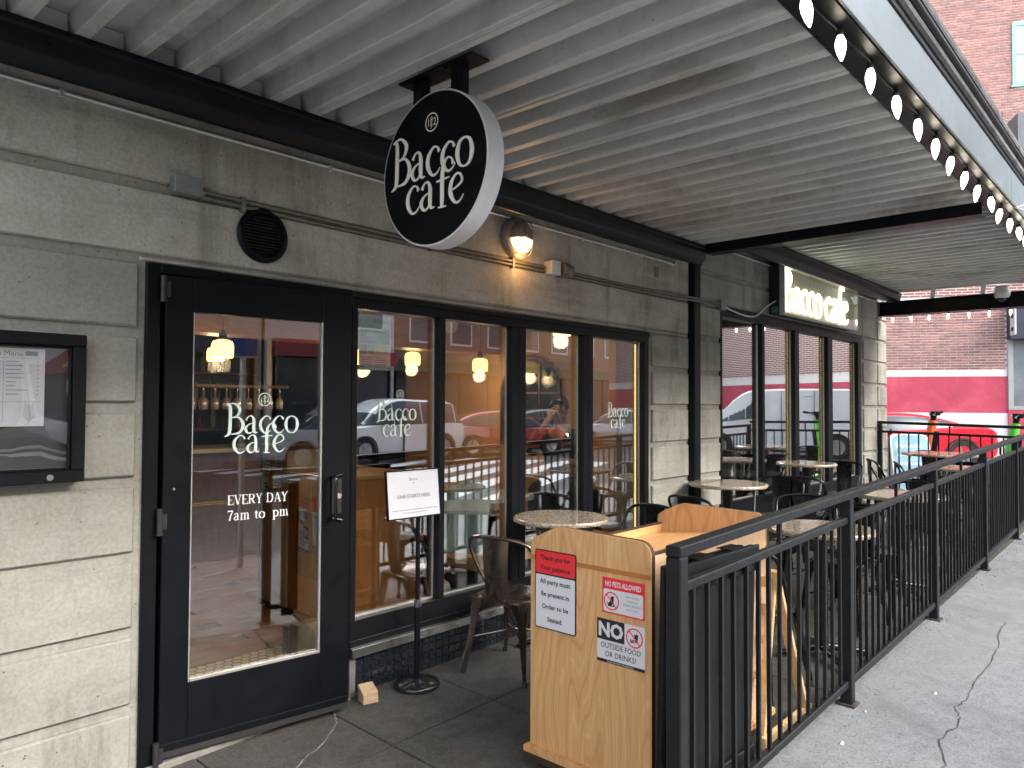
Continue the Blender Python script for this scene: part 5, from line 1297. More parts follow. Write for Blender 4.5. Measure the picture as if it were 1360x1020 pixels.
# bar with glasses and bottles
t = thing('bar_counter', 'long dark bar counter deep inside the cafe with a pale top', 'bar', (3.0, 7.4, 0))
mb = MB(); mb.box(.4, 7.2, 0, 4.30, 7.75, 1.05); mb.obj('body', dark_wood, t)
mb = MB(); mb.box(.35, 7.12, 1.0505, 4.33, 7.8, 1.09); mb.obj('top', plain('bar_top_stone', (.42, .41, .38), .2, 0, .1, 6), t, bevel=.004)
t = thing('bar_shelf', 'open wooden back bar shelves against the back wall', 'shelves', (2.6, 9.7, 0))
for z in (1.18, 1.55, 1.92):
    mb = MB(); mb.box(.4, 9.45, z, 5.2, 9.78, z+.03); mb.obj('shelf', desk_wood, t)
for x in (.4, 1.6, 2.8, 4.0, 5.17):
    mb = MB(); mb.box(x, 9.46, 0, x+.03, 9.79, 2.5); mb.obj('upright', desk_wood, t)
random.seed(11)
bcols = [(.04, .12, .05), (.25, .10, .02), (.45, .42, .36), (.10, .03, .02), (.35, .28, .08), (.5, .5, .5)]
bme = {}
def bottle(x, y, z, ci, hgt):
    if ci not in bme:
        mb = MB(); mb.lathe([(.036, 0), (.037, .17), (.03, .20), (.013, .24), (.013, .30), (.016, .31)], (0, 0, 0), 12); bme[ci] = mb.mesh('bottle', smooth=40); bme[ci].materials.append(plain('bottle_colour_%s' % ('green', 'amber', 'pale', 'brown', 'gold', 'silver')[ci], bcols[ci], .12, 0, .05))
    o = link('bottle', bme[ci]); o.location = (x, y, z); o.scale = (1, 1, hgt)
    meta(o, 'bottle standing on the back bar shelves deep inside the cafe', 'bottle', 'bottles on the back bar shelves')
for z in (1.21, 1.58, 1.95):
    x = .55
    while x < 5.1:
        if all(abs(x-q-.015) > .06 for q in (.4, 1.6, 2.8, 4.0, 5.17)): bottle(x, 9.6+random.uniform(-.05, .05), z+.0005, random.randrange(6), random.uniform(.75, 1.05))
        x += random.uniform(.13, .22)
gm = MB(); gm.lathe([(.034, 0), (.006, .006), (.005, .09), (.035, .12), (.042, .17), (.036, .22)], (0, 0, 0), 14, cap=False); gme = gm.mesh('wine_glass', smooth=50)
gme.materials.append(plain('glassware', (.62, .60, .62), .06, .55, .1, 30))
rk = thing('glass_rack', 'rack of upturned wine glasses hanging over the bar', 'glass rack', (2.8, 7.3, 1.95))
mb = MB(); mb.box(2.2, 7.15, 1.70, 4.3, 7.5, 1.73); mb.obj('board', dark_wood, rk)
for x in (2.25, 4.25): mb = MB(); mb.cyl((x, 7.32, 1.73), (x, 7.32, 2.94), .012, n=6); mb.obj('hanger', black_paint, rk)
for i in range(17):
    for y in (7.2, 7.42):
        o = link('wine_glass', gme); o.location = (2.3+.12*i, y, 1.699); o.rotation_euler = (math.pi, 0, 0)
        meta(o, 'upturned wine glass hanging in the rack over the bar', 'glass', 'wine glasses in the rack over the bar')
# framed things, arched mirror, sconce, clock
mb = MB(); P = [(5.0, 1.1), (5.86, 1.1), (5.86, 1.66)]+[(5.43+.43*math.cos(R(a)), 1.66+.42*math.sin(R(a))) for a in range(10, 180, 17)]+[(5.0, 1.66)]
t = thing('arched_mirror', 'dark arched mirror with glazing bars on the orange wall inside', 'mirror', (6.29, 5.43, 1.1))
mb.prism(P, (6.285, 0, 0), (0, 1, 0), (0, 0, 1), (.014, 0, 0)); mb.obj('glass', dark_glass, t)
mb = MB(); mb.tube([(6.28, y, z) for y, z in P], .022, 6, closed=True)
for z in (1.38, 1.66): mb.box(6.272, 5.0, z, 6.284, 5.86, z+.02)
for y in (5.28, 5.56): mb.box(6.268, y, 1.1, 6.2715, y+.02, 2.0)
mb.obj('frame', dark_wood, t)
mb = MB(); mb.lathe([(.0005, 1.84), (.02, 1.87), (.07, 1.985), (.073, 2.0), (.0005, 2.01)], (6.2, 5.10, 0), 6); solo('wall_sconce', mb, black_paint, 'dark pointed wall sconce on the orange wall inside the cafe', 'sconce', (6.2, 5.1, 1.9))
t = thing('wall_clock', 'round white clock face high on the brown bulkhead', 'clock', (5.46, 5.89, 2.42)); mb = MB(); mb.lathe([(.13, .0), (.13, .03), (.115, .035)], (5.46, 5.895, 2.42), 28, rot, cap=False); mb.obj('rim', steel, t); mb = MB(); mb.lathe([(.0005, .03), (.116, .03)], (5.46, 5.895, 2.42), 28, rot, cap=False); mb.obj('face', white_mat, t)
for i, (x, z, w_, h_) in enumerate(((.9, 2.2, .55, .35), (1.9, 2.2, .6, .35), (3.0, 2.25, .7, .4))):
    t = thing('picture', ('pale framed print high on the back wall, left one', 'pale framed print high on the back wall, middle one', 'largest pale framed print high on the back wall')[i], 'picture', (x, 9.98, z))
    mb = MB(); mb.box(x, 9.96, z, x+w_, 9.985, z+h_); mb.obj('frame', dark_wood, t); mb = MB(); mb.box(x+.03, 9.955, z+.03, x+w_-.03, 9.9595, z+h_-.03); mb.obj('print', plain('print_paper', (.55, .55, .5), .6, 0, .3, 5), t)
# bench along the window, interior tables and chairs
t = thing('window_bench', 'low wooden bench rail with a dark blue base inside the first window', 'bench', (4.2, 3.75, 0))
mb = MB(); mb.box(3.62, 3.62, .40, 5.3, 3.98, .46); mb.obj('seat', pine, t, bevel=.004); mb = MB(); mb.box(3.66, 3.66, 0, 5.26, 3.95, .399); mb.obj('base', plain('navy_paint', (.02, .035, .06), .5, 0, .15), t)
IN = [(3.75, 4.55, 150, 'black cafe chair inside, behind the first pane of the first window'), (4.5, 5.0, 20, 'black cafe chair inside, behind the second pane of the first window'), (5.35, 4.35, 200, 'black cafe chair inside, next to the man at the table'),
      (7.6, 4.3, 20, 'black cafe chair inside, behind the first pane of the second window'), (9.9, 4.6, 200, 'black cafe chair inside, behind the last panes of the second window')]
for x, y, a, lab in IN:
    o = copy_tree(black0); o.location = (x, y, 0); o.rotation_euler = (0, 0, R(a)); o['label'] = lab; o['group'] = 'chairs inside the cafe'
def itable(x, y, lab, r=.38):
    t = thing('dining_table', lab, 'table', (x, y, 0)); mb = MB(); mb.lathe([(r, .72), (r, .75), (r-.01, .755)], (x, y, 0), 32); mb.obj('tabletop', plain('pale_table_laminate', (.42, .45, .42), .25, 0, .1), t, smooth=40)
    mb = MB(); mb.cyl((x, y, .02), (x, y, .719), .04, n=12); mb.lathe([(.22, 0), (.22, .012), (.05, .02)], (x, y, 0), 20); mb.obj('pedestal', black_paint, t, smooth=40)
itable(4.75, 4.55, 'pale round table inside the cafe in front of the man'); itable(8.3, 4.1, 'pale round table inside behind the second window, nearer one'); itable(9.7, 5.2, 'pale round table inside behind the second window, farther one')
t = thing('draped_jacket', 'pale grey green jacket draped over a chair inside the second pane', 'jacket', (3.7, 3.75, .45))
mb = MB(); L = []; n = 24; rows = [(.05, .985, 0), (.12, .975, 0), (.165, .93, .01), (.172, .84, .02), (.175, .72, .03), (.19, .60, .035), (.185, .53, .03)]
for r, z, f_ in rows:
    for k in range(n):
        a = 2*math.pi*k/n; q = r*(1+.16*math.sin(5*a+z*4)+.08*math.sin(9*a)); L.append((3.70+q*1.15*math.cos(a)+(1.16-z)*-.10, 3.78+q*.62*math.sin(a), z+.03*math.cos(a)*(z > .9)-.02*math.sin(3*a)*(z < .6)))
mb.add(L, [(i*n+k, i*n+(k+1) % n, (i+1)*n+(k+1) % n, (i+1)*n+k) for i in range(len(rows)-1) for k in range(n)]); mb.obj('cloth', plain('jacket_cloth', (.24, .29, .28), .8, 0, .12, 8, .3), t, smooth=70)

# ------------------------------------------------------------------ people inside
def skin_mesh(nodes, edges, name, root=0, sub=2):
    me = bpy.data.meshes.new(name); me.from_pydata([n[:3] for n in nodes], edges, []); o = bpy.data.objects.new(name, me); COL.objects.link(o)
    md = o.modifiers.new('skin', 'SKIN'); sv = me.skin_vertices[0].data
    for i, nd in enumerate(nodes): r = nd[3]; sv[i].radius = r if isinstance(r, tuple) else (r, r); sv[i].use_root = (i == root)
    md.use_smooth_shade = True
    o.modifiers.new('sub', 'SUBSURF').levels = sub
    dg = bpy.context.evaluated_depsgraph_get(); out = bpy.data.meshes.new_from_object(o.evaluated_get(dg)); bpy.data.objects.remove(o)
    return out
skin_mat = plain('skin_tone', (.42, .25, .17), .55, 0, .1, 10); skin_mat2 = plain('skin_tone_pale', (.55, .36, .28), .55, 0, .1, 10)
def seated(name, label, x, y, z, rz, top, hair, skin, hand_up=False, long_hair=False, bottom=None):
    """seat height 0.45; x forward"""
    t = thing(name, label, 'person', (0, 0, 0))
    hip, sh = .52, .98
    N = [(0, 0, hip, (.15, .12)), (.0, 0, .74, (.14, .105)), (-.01, 0, .93, (.165, .10)), (0, 0, 1.05, .058), (.015, 0, 1.11, .055), (.025, 0, 1.20, (.078, .092)), (.025, 0, 1.285, (.070, .085))]
    Ed = [(0, 1), (1, 2), (2, 3), (3, 4), (4, 5), (5, 6)]
    for s in (1, -1):
        b = len(N)
        if hand_up and s == -1: N += [(-.01, s*.20, .96, .062), (.16, s*.24, .80, .046), (.24, s*.08, 1.08, .034), (.185, s*.05, 1.15, .026)]
        else: N += [(-.01, s*.20, .96, .062), (.04, s*.26, .72, .046), (.26, s*.17, .74, .034), (.33, s*.14, .755, .026)]
        Ed += [(2, b), (b, b+1), (b+1, b+2), (b+2, b+3)]
        h0 = N[b+3]; up = hand_up and s == -1
        for k in range(4):                                  # four fingers
            c = len(N); q = (k-1.5)*.018; dx, dz = (-.035, .045) if up else (.05, -.004)
            N += [(h0[0]+dx*.7, h0[1]+q, h0[2]+dz*.9, .010), (h0[0]+dx*1.3-(.0 if up else 0), h0[1]+q*1.1, h0[2]+dz*1.8-(.0 if up else .01), .008)]; Ed += [(b+3, c), (c, c+1)]
        c = len(N); N += [(h0[0]+.005, h0[1]-s*.04, h0[2]+.02, .011), (h0[0]+.03*(0 if up else 1), h0[1]-s*.055, h0[2]+.04*(1 if up else .2), .009)]; Ed += [(b+3, c), (c, c+1)]
        b = len(N); N += [(.04, s*.10, .49, .092), (.44, s*.12, .50, .068), (.42, s*.12, .26, .054), (.40, s*.12, .08, .042), (.52, s*.125, .04, .036)]
        Ed += [(0, b), (b, b+1), (b+1, b+2), (b+2, b+3), (b+3, b+4)]
    link('body', skin_mesh(N, Ed, 'body'), skin, t)
    T = [(0, 0, hip-.01, (.165, .135)), (0, 0, .74, (.155, .12)), (-.01, 0, .93, (.18, .115)), (0, 0, 1.05, .082)]; TE = [(0, 1), (1, 2), (2, 3)]
    for s in (1, -1):
        b = len(T)
        if hand_up and s == -1: T += [(-.01, s*.205, .96, .078), (.16, s*.245, .80, .060), (.225, s*.11, 1.03, .046)]
        else: T += [(-.01, s*.205, .96, .078), (.04, s*.265, .72, .060), (.235, s*.18, .738, .046)]
        TE += [(2, b), (b, b+1), (b+1, b+2)]
    link('jacket', skin_mesh(T, TE, 'jacket'), top, t)
    B_ = [(0, 0, .50, (.16, .13))]; BE = []
    for s in (1, -1):
        b = len(B_); B_ += [(.04, s*.10, .49, .104), (.44, s*.12, .505, .08), (.42, s*.12, .26, .066), (.40, s*.12, .12, .056)]; BE += [(0, b), (b, b+1), (b+1, b+2), (b+2, b+3)]
    link('trousers', skin_mesh(B_, BE, 'trousers'), bottom or plain('dark_trousers', (.03, .035, .05), .8), t)
    hm = MB(); n = 20; L = []
    for i in range(9):
        ph = i/8*1.75
        for k in range(n):
            a = 2*math.pi*k/n; front = max(0, math.cos(a)); pz_ = math.cos(ph*(1-.42*front)); rr = math.sin(max(.02, ph*(1-.42*front)))
            L.append((.012+.112*rr*math.cos(a), .092*rr*math.sin(a), 1.235+.128*pz_))
    hm.add(L, [(i*n+k, i*n+(k+1) % n, (i+1)*n+(k+1) % n, (i+1)*n+k) for i in range(8) for k in range(n)])
    if long_hair: hm.lathe([(.0005, 1.45), (.05, 1.42), (.055, 1.38), (.03, 1.34)], (-.03, 0, 0), 14, cap=False)
    hm.obj('hair', hair, t, smooth=70)
    face = MB(); face.cyl((.115, 0, 1.20), (.140, 0, 1.185), .013, .016, 8)
    face.obj('nose', skin, t, smooth=60)
    e = MB()
    for s in (1, -1): e.lathe([(.0005, .006), (.006, .004), (.008, 0)], (.100, s*.035, 1.222), 10, rotx, cap=False)
    for s in (1, -1): e.box(.098, s*.035-.018, 1.242, .110, s*.035+.018, 1.249)
    eo = e.obj('eyes', black_print, t)
    m_ = MB(); m_.tube([(.098, -.026, 1.158), (.112, 0, 1.156), (.098, .026, 1.158)], .006, 6); m_.obj('mouth', plain('lip_tone', (.32, .12, .10), .5), t, smooth=60)
    for s in (1, -1):
        m_ = MB(); m_.lathe([(.0005, -.01), (.020, -.006), (.026, .004), (.016, .010)], (.012, s*.088, 1.205), 12, Matrix.Rotation(R(90*s), 3, 'X')); m_.obj('ear', skin, t, smooth=60)
    t.location = (x, y, z); t.rotation_euler = (0, 0, R(rz)); return t
black_hair = plain('black_hair', (.012, .010, .009), .5, 0, .3, 40)
seated('person', 'man with short black hair in a dark jacket sitting inside, hand raised to his face', 5.55, 4.42, .28, 205, plain('charcoal_jacket', (.025, .028, .034), .85, 0, .2, 12), black_hair, skin_mat, True)
mb = MB(); mb.box(5.35, 4.2, 0, 5.95, 4.66, .72); solo('banquette', mb, plain('dark_green_upholstery', (.02, .045, .04), .7, 0, .2, 10), 'dark upholstered banquette block the man is sitting on inside', 'bench', (5.65, 4.4, 0), bevel=.02)
seated('person', 'person with dark tied-up hair sitting inside behind the second window', 8.92, 3.86, -.02, 195, plain('black_coat', (.018, .018, .02), .85, 0, .2, 12), black_hair, skin_mat2, False, True)
seated('person', 'person in a dark hooded coat sitting inside behind the last panes of the second window', 9.75, 3.9, -.03, 175, plain('navy_coat', (.02, .022, .034), .85, 0, .2, 12), plain('brown_hair', (.05, .03, .018), .5), skin_mat2)

# ------------------------------------------------------------------ across the intersection: brick building
BA = Vector((22.65, 6.26, -.15)); BU = Vector((.445, -.896, 0)).normalized(); BN = Vector((-BU.y*-1, 0, 0)); BN = Vector((-.896, -.445, 0)).normalized()
t = thing('brick_building', 'red brick building across the intersection with white and pinkish red painted bands', 'building', BA)
brick_mat = [plain('brick_red', (.36, .18, .155), .85, 0, .25, 9), plain('brick_plum', (.30, .16, .145), .85, 0, .25, 9), plain('brick_rose', (.42, .22, .19), .85, 0, .25, 9)]
mortar = plain('mortar_pale', (.74, .67, .64), .9, 0, .1, 6)
def mk_brickwall():
    q = NT('brick_wall_far'); tc = q.node('ShaderNodeTexCoord'); b = q.node('ShaderNodeTexBrick', i_Scale=1.0)
    b.inputs['Color1'].default_value = (.33, .15, .13, 1); b.inputs['Color2'].default_value = (.26, .13, .12, 1); b.inputs['Mortar'].default_value = (.74, .67, .64, 1)
    b.inputs['Mortar Size'].default_value = .010; b.inputs['Brick Width'].default_value = .295; b.inputs['Row Height'].default_value = .075
    sep = q.node('ShaderNodeSeparateXYZ'); q.l(tc.outputs['Object'], sep.inputs[0]); dt = q.node('ShaderNodeVectorMath', operation='DOT_PRODUCT'); q.l(tc.outputs['Object'], dt.inputs[0]); dt.inputs[1].default_value = BU
    cb = q.node('ShaderNodeCombineXYZ'); q.l(dt.outputs['Value'], cb.inputs[0]); q.l(sep.outputs[2], cb.inputs[1]); q.l(cb.outputs[0], b.inputs['Vector'])
    q.l(b.outputs['Color'], q.bs.inputs['Base Color']); q.set(Roughness=.9); return q.m
brick_far = mk_brickwall()
BM = Matrix((BU, -BN, Vector((0, 0, 1)))).transposed().to_4x4(); BM.translation = BA   # local x along the wall, -y out of it
def bbox_(u0, u1, d0, d1, z0, z1, mb=None): return (mb or MB()).box(u0, -d1, z0+.15, u1, -d0, z1+.15, BM)
bbox_(-3.2, 26, -.35, 0, -.15, 16).obj('wall', mortar, t)
bbox_(-9, -3.2, -.35, .005, -.15, 16).obj('side_wall', brick_far, t)
bbox_(4.6, 26, 0, .012, 2.72, 16).obj('brick_wall', brick_far, t); bbox_(-3.2, 4.6, 0, .012, 4.6, 8.6).obj('brick_wall', brick_far, t); bbox_(-3.2, 4.6, 0, .012, 14.2, 16).obj('brick_wall', brick_far, t); bbox_(-3.2, -.32, 0, .012, 2.55, 4.6).obj('brick_wall', brick_far, t); bbox_(-3.2, .55, 0, .012, 8.6, 14.2).obj('brick_wall', brick_far, t)
wband = plain('white_painted_brick', (.74, .73, .72), .7, 0, .06, 4); q = NT('rose_red_paint'); n_ = q.noise(q.pos(), 1.1, 7, .7, .5); n2_ = q.noise(q.pos((1, 1, .15)), 2.6, 6, .7)
q_c = q.ramp(n_, [(.32, (.44, .055, .095)), (.52, (.56, .07, .12)), (.72, (.66, .13, .18))])
q.l(q.mix(q.ramp(n2_, [(.52, g3(0)), (.72, g3(.4))]), q_c, (.40, .10, .12)), q.bs.inputs['Base Color']); q.set(Roughness=.7); rband = q.m
for a, b in ((-3.2, 2.99), (7.2, 26)):
    bbox_(a, b, 0, .018, 2.36, 2.545).obj('white_band', wband, t); bbox_(a, b, 0, .015, 1.36, 2.359).obj('red_band', rband, t); bbox_(a, b, 0, .018, -.15, 1.359).obj('white_base', wband, t)
pw_, ph = .295, .075
bmes = []
for m_ in brick_mat:
    b = MB(); b.box(-.140, -.014, -.0265, .140, .05, .0265); me = b.mesh('brick', bevel=.004); me.materials.append(m_); bmes.append(me)
random.seed(5); rowz = 2.585; r_ = 0
while rowz < 4.52:
    u_ = -.15+(.5*pw_ if r_ % 2 else 0)
    while u_ < 2.97:
        o = link('brick', random.choice(bmes), None, t); cut = max(.02, min(.140, (2.985-u_+.14)/2))
        uu = u_ if cut == .140 else 2.985-cut
        o.matrix_local = Matrix.Translation(BU*uu+Vector((0, 0, rowz+.15))+BN*random.uniform(-.003, .003)) @ Matrix.Rotation(math.atan2(BU.y, BU.x), 4, 'Z') @ Matrix.Diagonal((cut/.140, 1, 1, 1)); u_ += pw_
    rowz += ph; r_ += 1
for ci in range(3):
    mb = MB(); random.seed(100)
    rowz = 8.62; r_ = 0
    while rowz < 14.15:
        u_ = .70+(.5*pw_ if r_ % 2 else 0)
        while u_ < 4.58:
            c = random.randrange(3)
            ua, ub = u_-.140, u_+.140; wz = 10.20 < rowz < 12.09 or 7.62 < rowz < 9.55; wl = 3.25 if rowz > 10 else 3.32
            if wz and ub > wl: ub = wl
            if c == ci and ub-ua > .02: mb.box(ua, -.014, rowz+.15-.0265, ub, .0, rowz+.15+.0265, BM)
            u_ += pw_
        rowz += ph; r_ += 1
    mb.obj('upper_bricks', brick_mat[ci], t, kind='stuff')
teal = plain('teal_window_frame', (.26, .43, .40), .6, 0, .08, 5)
def bwin(u0, u1, z0, z1, out=.03, fm=teal, lab=None):
    f = MB(); e = .09
    for q in ((u0, u1, z1-e, z1), (u0, u1, z0, z0+e), (u0, u0+e, z0+e, z1-e), (u1-e, u1, z0+e, z1-e)): bbox_(q[0], q[1], 0, out, q[2], q[3], f)
    zm = (z0+z1)/2; bbox_(u0+e, u1-e, .0, out-.006, zm-.025, zm+.025, f); bbox_(u0-.04, u1+.04, 0, out+.03, z0-.06, z0-.002, f)
    f = f.obj('window', fm, t)
    p = MB(); bbox_(u0+e, u1-e, 0, .012, zm+.025, z1-e, p); bbox_(u0+e, u1-e, 0, .012, z0+e, zm-.025, p); p.obj('pane', plain('pale_window_blind', (.50, .55, .55), .08, 0, .06, 2), f)
bwin(3.20, 4.30, 10.33, 12.05); bwin(3.27, 4.35, 7.75, 9.52)
for k in range(6):
    for z in (5.0, 7.75, 10.33, 13.1):
        if k == 0 and z in (7.75, 10.33): continue
        bwin(3.2+k*3.0, 4.3+k*3.0, z, z+1.72, .045)
# dark shop front let into the wall, with its hood and sign panel
shop_dark = plain('shop_navy_paint', (.035, .042, .065), .5, 0, .1, 4); shop_grey = plain('grey_hood_metal', (.15, .155, .165), .6, 0, .1, 3)
bbox_(2.99, 7.2, 0, .30, 3.36, 4.25).obj('shop_fascia', shop_dark, t); bbox_(3.02, 7.2, 0, .9, 7.6, 9.25).obj('grey_hood', shop_grey, t)
f = MB(); fm = plain('pale_shop_frame', (.40, .42, .40), .5, 0, .1, 6)
for q in ((3.0, 3.12, 1.45, 3.355), (4.5, 4.6, 1.45, 3.355), (6.0, 6.1, 1.45, 3.355), (3.12, 7.2, 1.45, 1.55)): bbox_(q[0], q[1], 0, .06, q[2], q[3], f)
f = f.obj('shop_window', fm, t); p = MB(); bbox_(3.12, 7.2, .0, .03, 1.551, 3.355, p); p.obj('pane', plain('shop_glass', (.22, .25, .26), .05, 0, .25, 1.2), f)
bbox_(2.99, 7.2, 0, .05, -.15, 1.449).obj('shop_base', rband, t)
s = MB(); bbox_(2.995, 3.02, .31, .62, 3.46, 4.12, s); bbox_(2.975, 2.994, .30, .64, 3.44, 4.14, s); s.obj('projecting_sign', white_mat, t)
s = MB(); bbox_(2.965, 2.974, .40, .54, 3.55, 3.65, s); bbox_(2.965, 2.974, .40, .54, 3.9, 4.0, s); s.obj('sign_marks', black_print, t)
s = MB(); s.lathe([(.0005, 0), (.05, 0)], BM @ Vector((3.36, -.31, 3.72+.15)), 14, Matrix.Rotation(math.atan2(BU.y, BU.x), 3, 'Z') @ Matrix.Rotation(R(90), 3, 'X'), cap=False); s.obj('round_mark', white_mat, t)
mb = MB()
mb.add([BM @ Vector(q) for q in ((-9, -.0, .13), (26, -.0, .13), (26, -2.0, .13), (-9, -2.0, .13), (-9, -2.0, -.2), (26, -2.0, -.2))], [(3, 2, 1, 0), (5, 2, 3, 4)])
meta(mb.obj('far_pavement', pave_out), kind='structure')

# ------------------------------------------------------------------ vehicles
car_glass = plain('car_glass', (.05, .065, .08), .03, 0, .2, 2)
tyre_mat = plain('tyre_rubber', (.018, .018, .018), .8, 0, .2, 20); rim_mat = plain('alloy_rim', (.42, .42, .43), .3, .8, .15, 12)
tail_mat = plain('tail_lamp', (.50, .012, .015), .15, 0, .1, 8); head_mat = plain('head_lamp', (.65, .66, .68), .1, .2, .1, 8)
def car(name, label, cat, loc, rz, body, st, cab, whl, wr=.33, lit=False):
    """st: body stations (x, z bottom, z belt, half width); cab: cabin stations (x, z base, z roof, half width base, half width roof)"""
    t = thing(name, label, cat, (0, 0, 0))
    def loft(name, rings, mat, par, sm=40):
        mb = MB(); n = len(rings[0]); L = [p for r in rings for p in r]
        mb.add(L, [(i*n+k, (i+1)*n+k, (i+1)*n+(k+1) % n, i*n+(k+1) % n) for i in range(len(rings)-1) for k in range(n)]+[tuple(range(n)), tuple(range((len(rings)-1)*n, len(rings)*n))[::-1]])
        return mb.obj(name, mat, par, smooth=sm)
    S = catmull(st, 4); rings = []
    for x, zb, zt, hw in S:
        half = [(hw*.80, zb), (hw*.95, zb+.06), (hw, zb+(zt-zb)*.42), (hw*.985, zb+(zt-zb)*.62), (hw*.95, zt-.05), (hw*.84, zt)]
        rings.append([(x, y, z) for y, z in half]+[(x, -y, z) for y, z in half[::-1]])
    b = loft('body', rings, body, t)
    Cs = catmull(cab, 4); rg = []; rr = []
    for x, z0, z1, h0, h1 in Cs:
        half = [(h0, z0-.03), (h0*.995, z0+.02), (h1, max(z1-.06, z0+.03)), (h1*.86, max(z1-.012, z0+.035))]
        rg.append([(x, y, z) for y, z in half]+[(x, -y, z) for y, z in half[::-1]])
    loft('windows', rg, car_glass, t, 50)
    rr = []
    for x, z0, z1, h0, h1 in Cs:
        if z1-z0 < .30*(max(c[2]-c[1] for c in cab)): continue
        half = [(h1*1.015, z1-.07), (h1*.93, z1-.018), (h1*.5, z1+.006)]; rr.append([(x, y, z) for y, z in half]+[(x, -y, z) for y, z in half[::-1]])
    if len(rr) > 1: loft('roof', rr, body, t, 50)
    hw = max(s[3] for s in st)
    for px_ in range(1, len(cab)-1):                        # pillars in body colour
        x, z0, z1, h0, h1 = cab[px_]
        if z1-z0 < .42: continue
        for s_ in (1, -1):
            mb = MB(); mb.beam((x, s_*(h0+.004), z0), (x, s_*(h1+.006), z1-.05), .05, .02, (1, 0, 0)); mb.obj('pillar', body, t)
    for x in whl:
        for s_ in (1, -1):
            mb = MB(); m = Matrix.Rotation(R(90), 3, 'X'); c = (x, s_*(hw-.10), wr)
            mb.lathe([(wr*.62, -.105), (wr*.9, -.11), (wr, -.08), (wr, .08), (wr*.9, .11), (wr*.62, .105)], c, 28, m, cap=False); w_ = mb.obj('wheel', tyre_mat, t, smooth=40)
            mb = MB(); mb.lathe([(.0005, -.085), (.06, -.09), (wr*.2, -.06), (wr*.63, -.09), (wr*.64, .09), (wr*.2, .06), (.0005, .09)], c, 20, m, cap=False)
            for k in range(5):
                a = R(72*k)
                for q in (-.092, .092): mb.beam((c[0], c[1]+q*.9, wr), (c[0]+wr*.6*math.cos(a), c[1]+q, wr+wr*.6*math.sin(a)), .05, .03, (0, 1, 0))
            mb.obj('rim', rim_mat, w_, smooth=40)
            mb = MB(); mb.lathe([(wr*1.12, -.0), (wr*1.13, .115), (wr*1.0, .118)] if s_ < 0 else [(wr*1.0, -.118), (wr*1.13, -.115), (wr*1.12, 0)], c, 28, m, cap=False); mb.obj('arch_liner', black_print, t)
    xr, xf = st[0][0], st[-1][0]; zb0 = (st[1][1]+st[1][2])/2; zf = (st[-2][1]+st[-2][2])/2
    for s_ in (1, -1):
        mb = MB(); mb.box(xr+.02, s_*hw*.55-.14, zb0+.12, xr+.20, s_*hw*.62+.14, zb0+.24); mb.obj('tail_light', emit('lit_tail', (1, .02, .01), 2.0, (.5, .01, .01)) if lit else tail_mat, t, bevel=.02)
        mb = MB(); mb.box(xf-.22, s_*hw*.6-.15, zf+.02, xf-.03, s_*hw*.6+.15, zf+.14); mb.obj('headlight', emit('lit_head', (1, .9, .7), 4.0, (.7, .7, .7)) if lit else head_mat, t, bevel=.02)
    for s_ in (1, -1):
        for x in (whl[0]+.62, whl[0]+1.55):
            mb = MB(); mb.box(x-.006, s_*hw-.05, .30, x+.006, s_*hw+.004, (st[2][2])-.06); mb.obj('door_seam', black_print, t)
        mb = MB(); mb.box(whl[0]+wr+.1, s_*hw-.06, .20, whl[1]-wr-.1, s_*hw+.006, .27); mb.obj('sill_trim', black_print, t, bevel=.01)
        mb = MB(); mb.box(whl[0]+.70, s_*hw-.02, (st[2][2])-.22, whl[0]+.88, s_*hw+.02, (st[2][2])-.19); mb.obj('door_handle', body, t, bevel=.006)
    mb = MB(); mb.box(xr-.01, -.26, zb0-.10, xr+.12, .26, zb0+.02); mb.obj('number_plate', white_mat, t)
    t.location = loc; t.rotation_euler = (0, 0, R(rz)); return t
def paint(n_, c_): return plain(n_, c_, .18, .1, .03, 2, 0, coat=.8)
SEDAN = ([(-2.25, .42, .72, .72), (-2.1, .26, .92, .84), (-1.3, .20, .97, .90), (0, .19, .92, .91), (1.1, .20, .90, .90), (1.8, .22, .82, .86), (2.2, .30, .62, .70)],
         [(-1.95, .93, .95, .70, .60), (-1.2, .95, 1.30, .80, .60), (-.3, .93, 1.42, .82, .62), (.5, .92, 1.38, .82, .60), (1.35, .90, .92, .74, .60)], (-1.35, 1.40))
COUPE = ([(-2.2, .46, .74, .70), (-2.08, .28, .93, .86), (-1.5, .20, .99, .93), (-.6, .17, .92, .93), (.6, .17, .86, .92), (1.6, .19, .74, .90), (2.15, .26, .52, .72)],
         [(-1.85, .93, .96, .64, .50), (-1.0, .93, 1.18, .74, .54), (-.2, .90, 1.27, .78, .56), (.45, .87, 1.20, .78, .54), (1.25, .82, .84, .72, .56)], (-1.30, 1.32))
SUV = ([(-2.3, .50, .90, .80), (-2.2, .30, 1.08, .90), (-1.3, .25, 1.10, .95), (0, .24, 1.07, .96), (1.1, .25, 1.05, .95), (1.9, .27, .98, .90), (2.3, .36, .78, .78)],
       [(-2.18, 1.07, 1.30, .82, .70), (-1.9, 1.08, 1.66, .86, .70), (-.6, 1.07, 1.74, .88, .72), (.4, 1.06, 1.70, .88, .70), (1.35, 1.04, 1.07, .80, .68)], (-1.40, 1.42))
VAN = ([(-2.7, .5, 1.15, .92), (-2.62, .32, 1.22, .98), (-1.3, .28, 1.22, 1.0), (0, .28, 1.22, 1.0), (1.4, .28, 1.20, .99), (2.3, .30, 1.08, .94), (2.7, .40, .80, .82)],
       [(-2.62, 1.2, 2.0, .93, .80), (-2.3, 1.2, 2.12, .94, .82), (0, 1.2, 2.14, .94, .82), (1.1, 1.19, 2.05, .93, .80), (2.1, 1.12, 1.16, .86, .72)], (-1.65, 1.75))
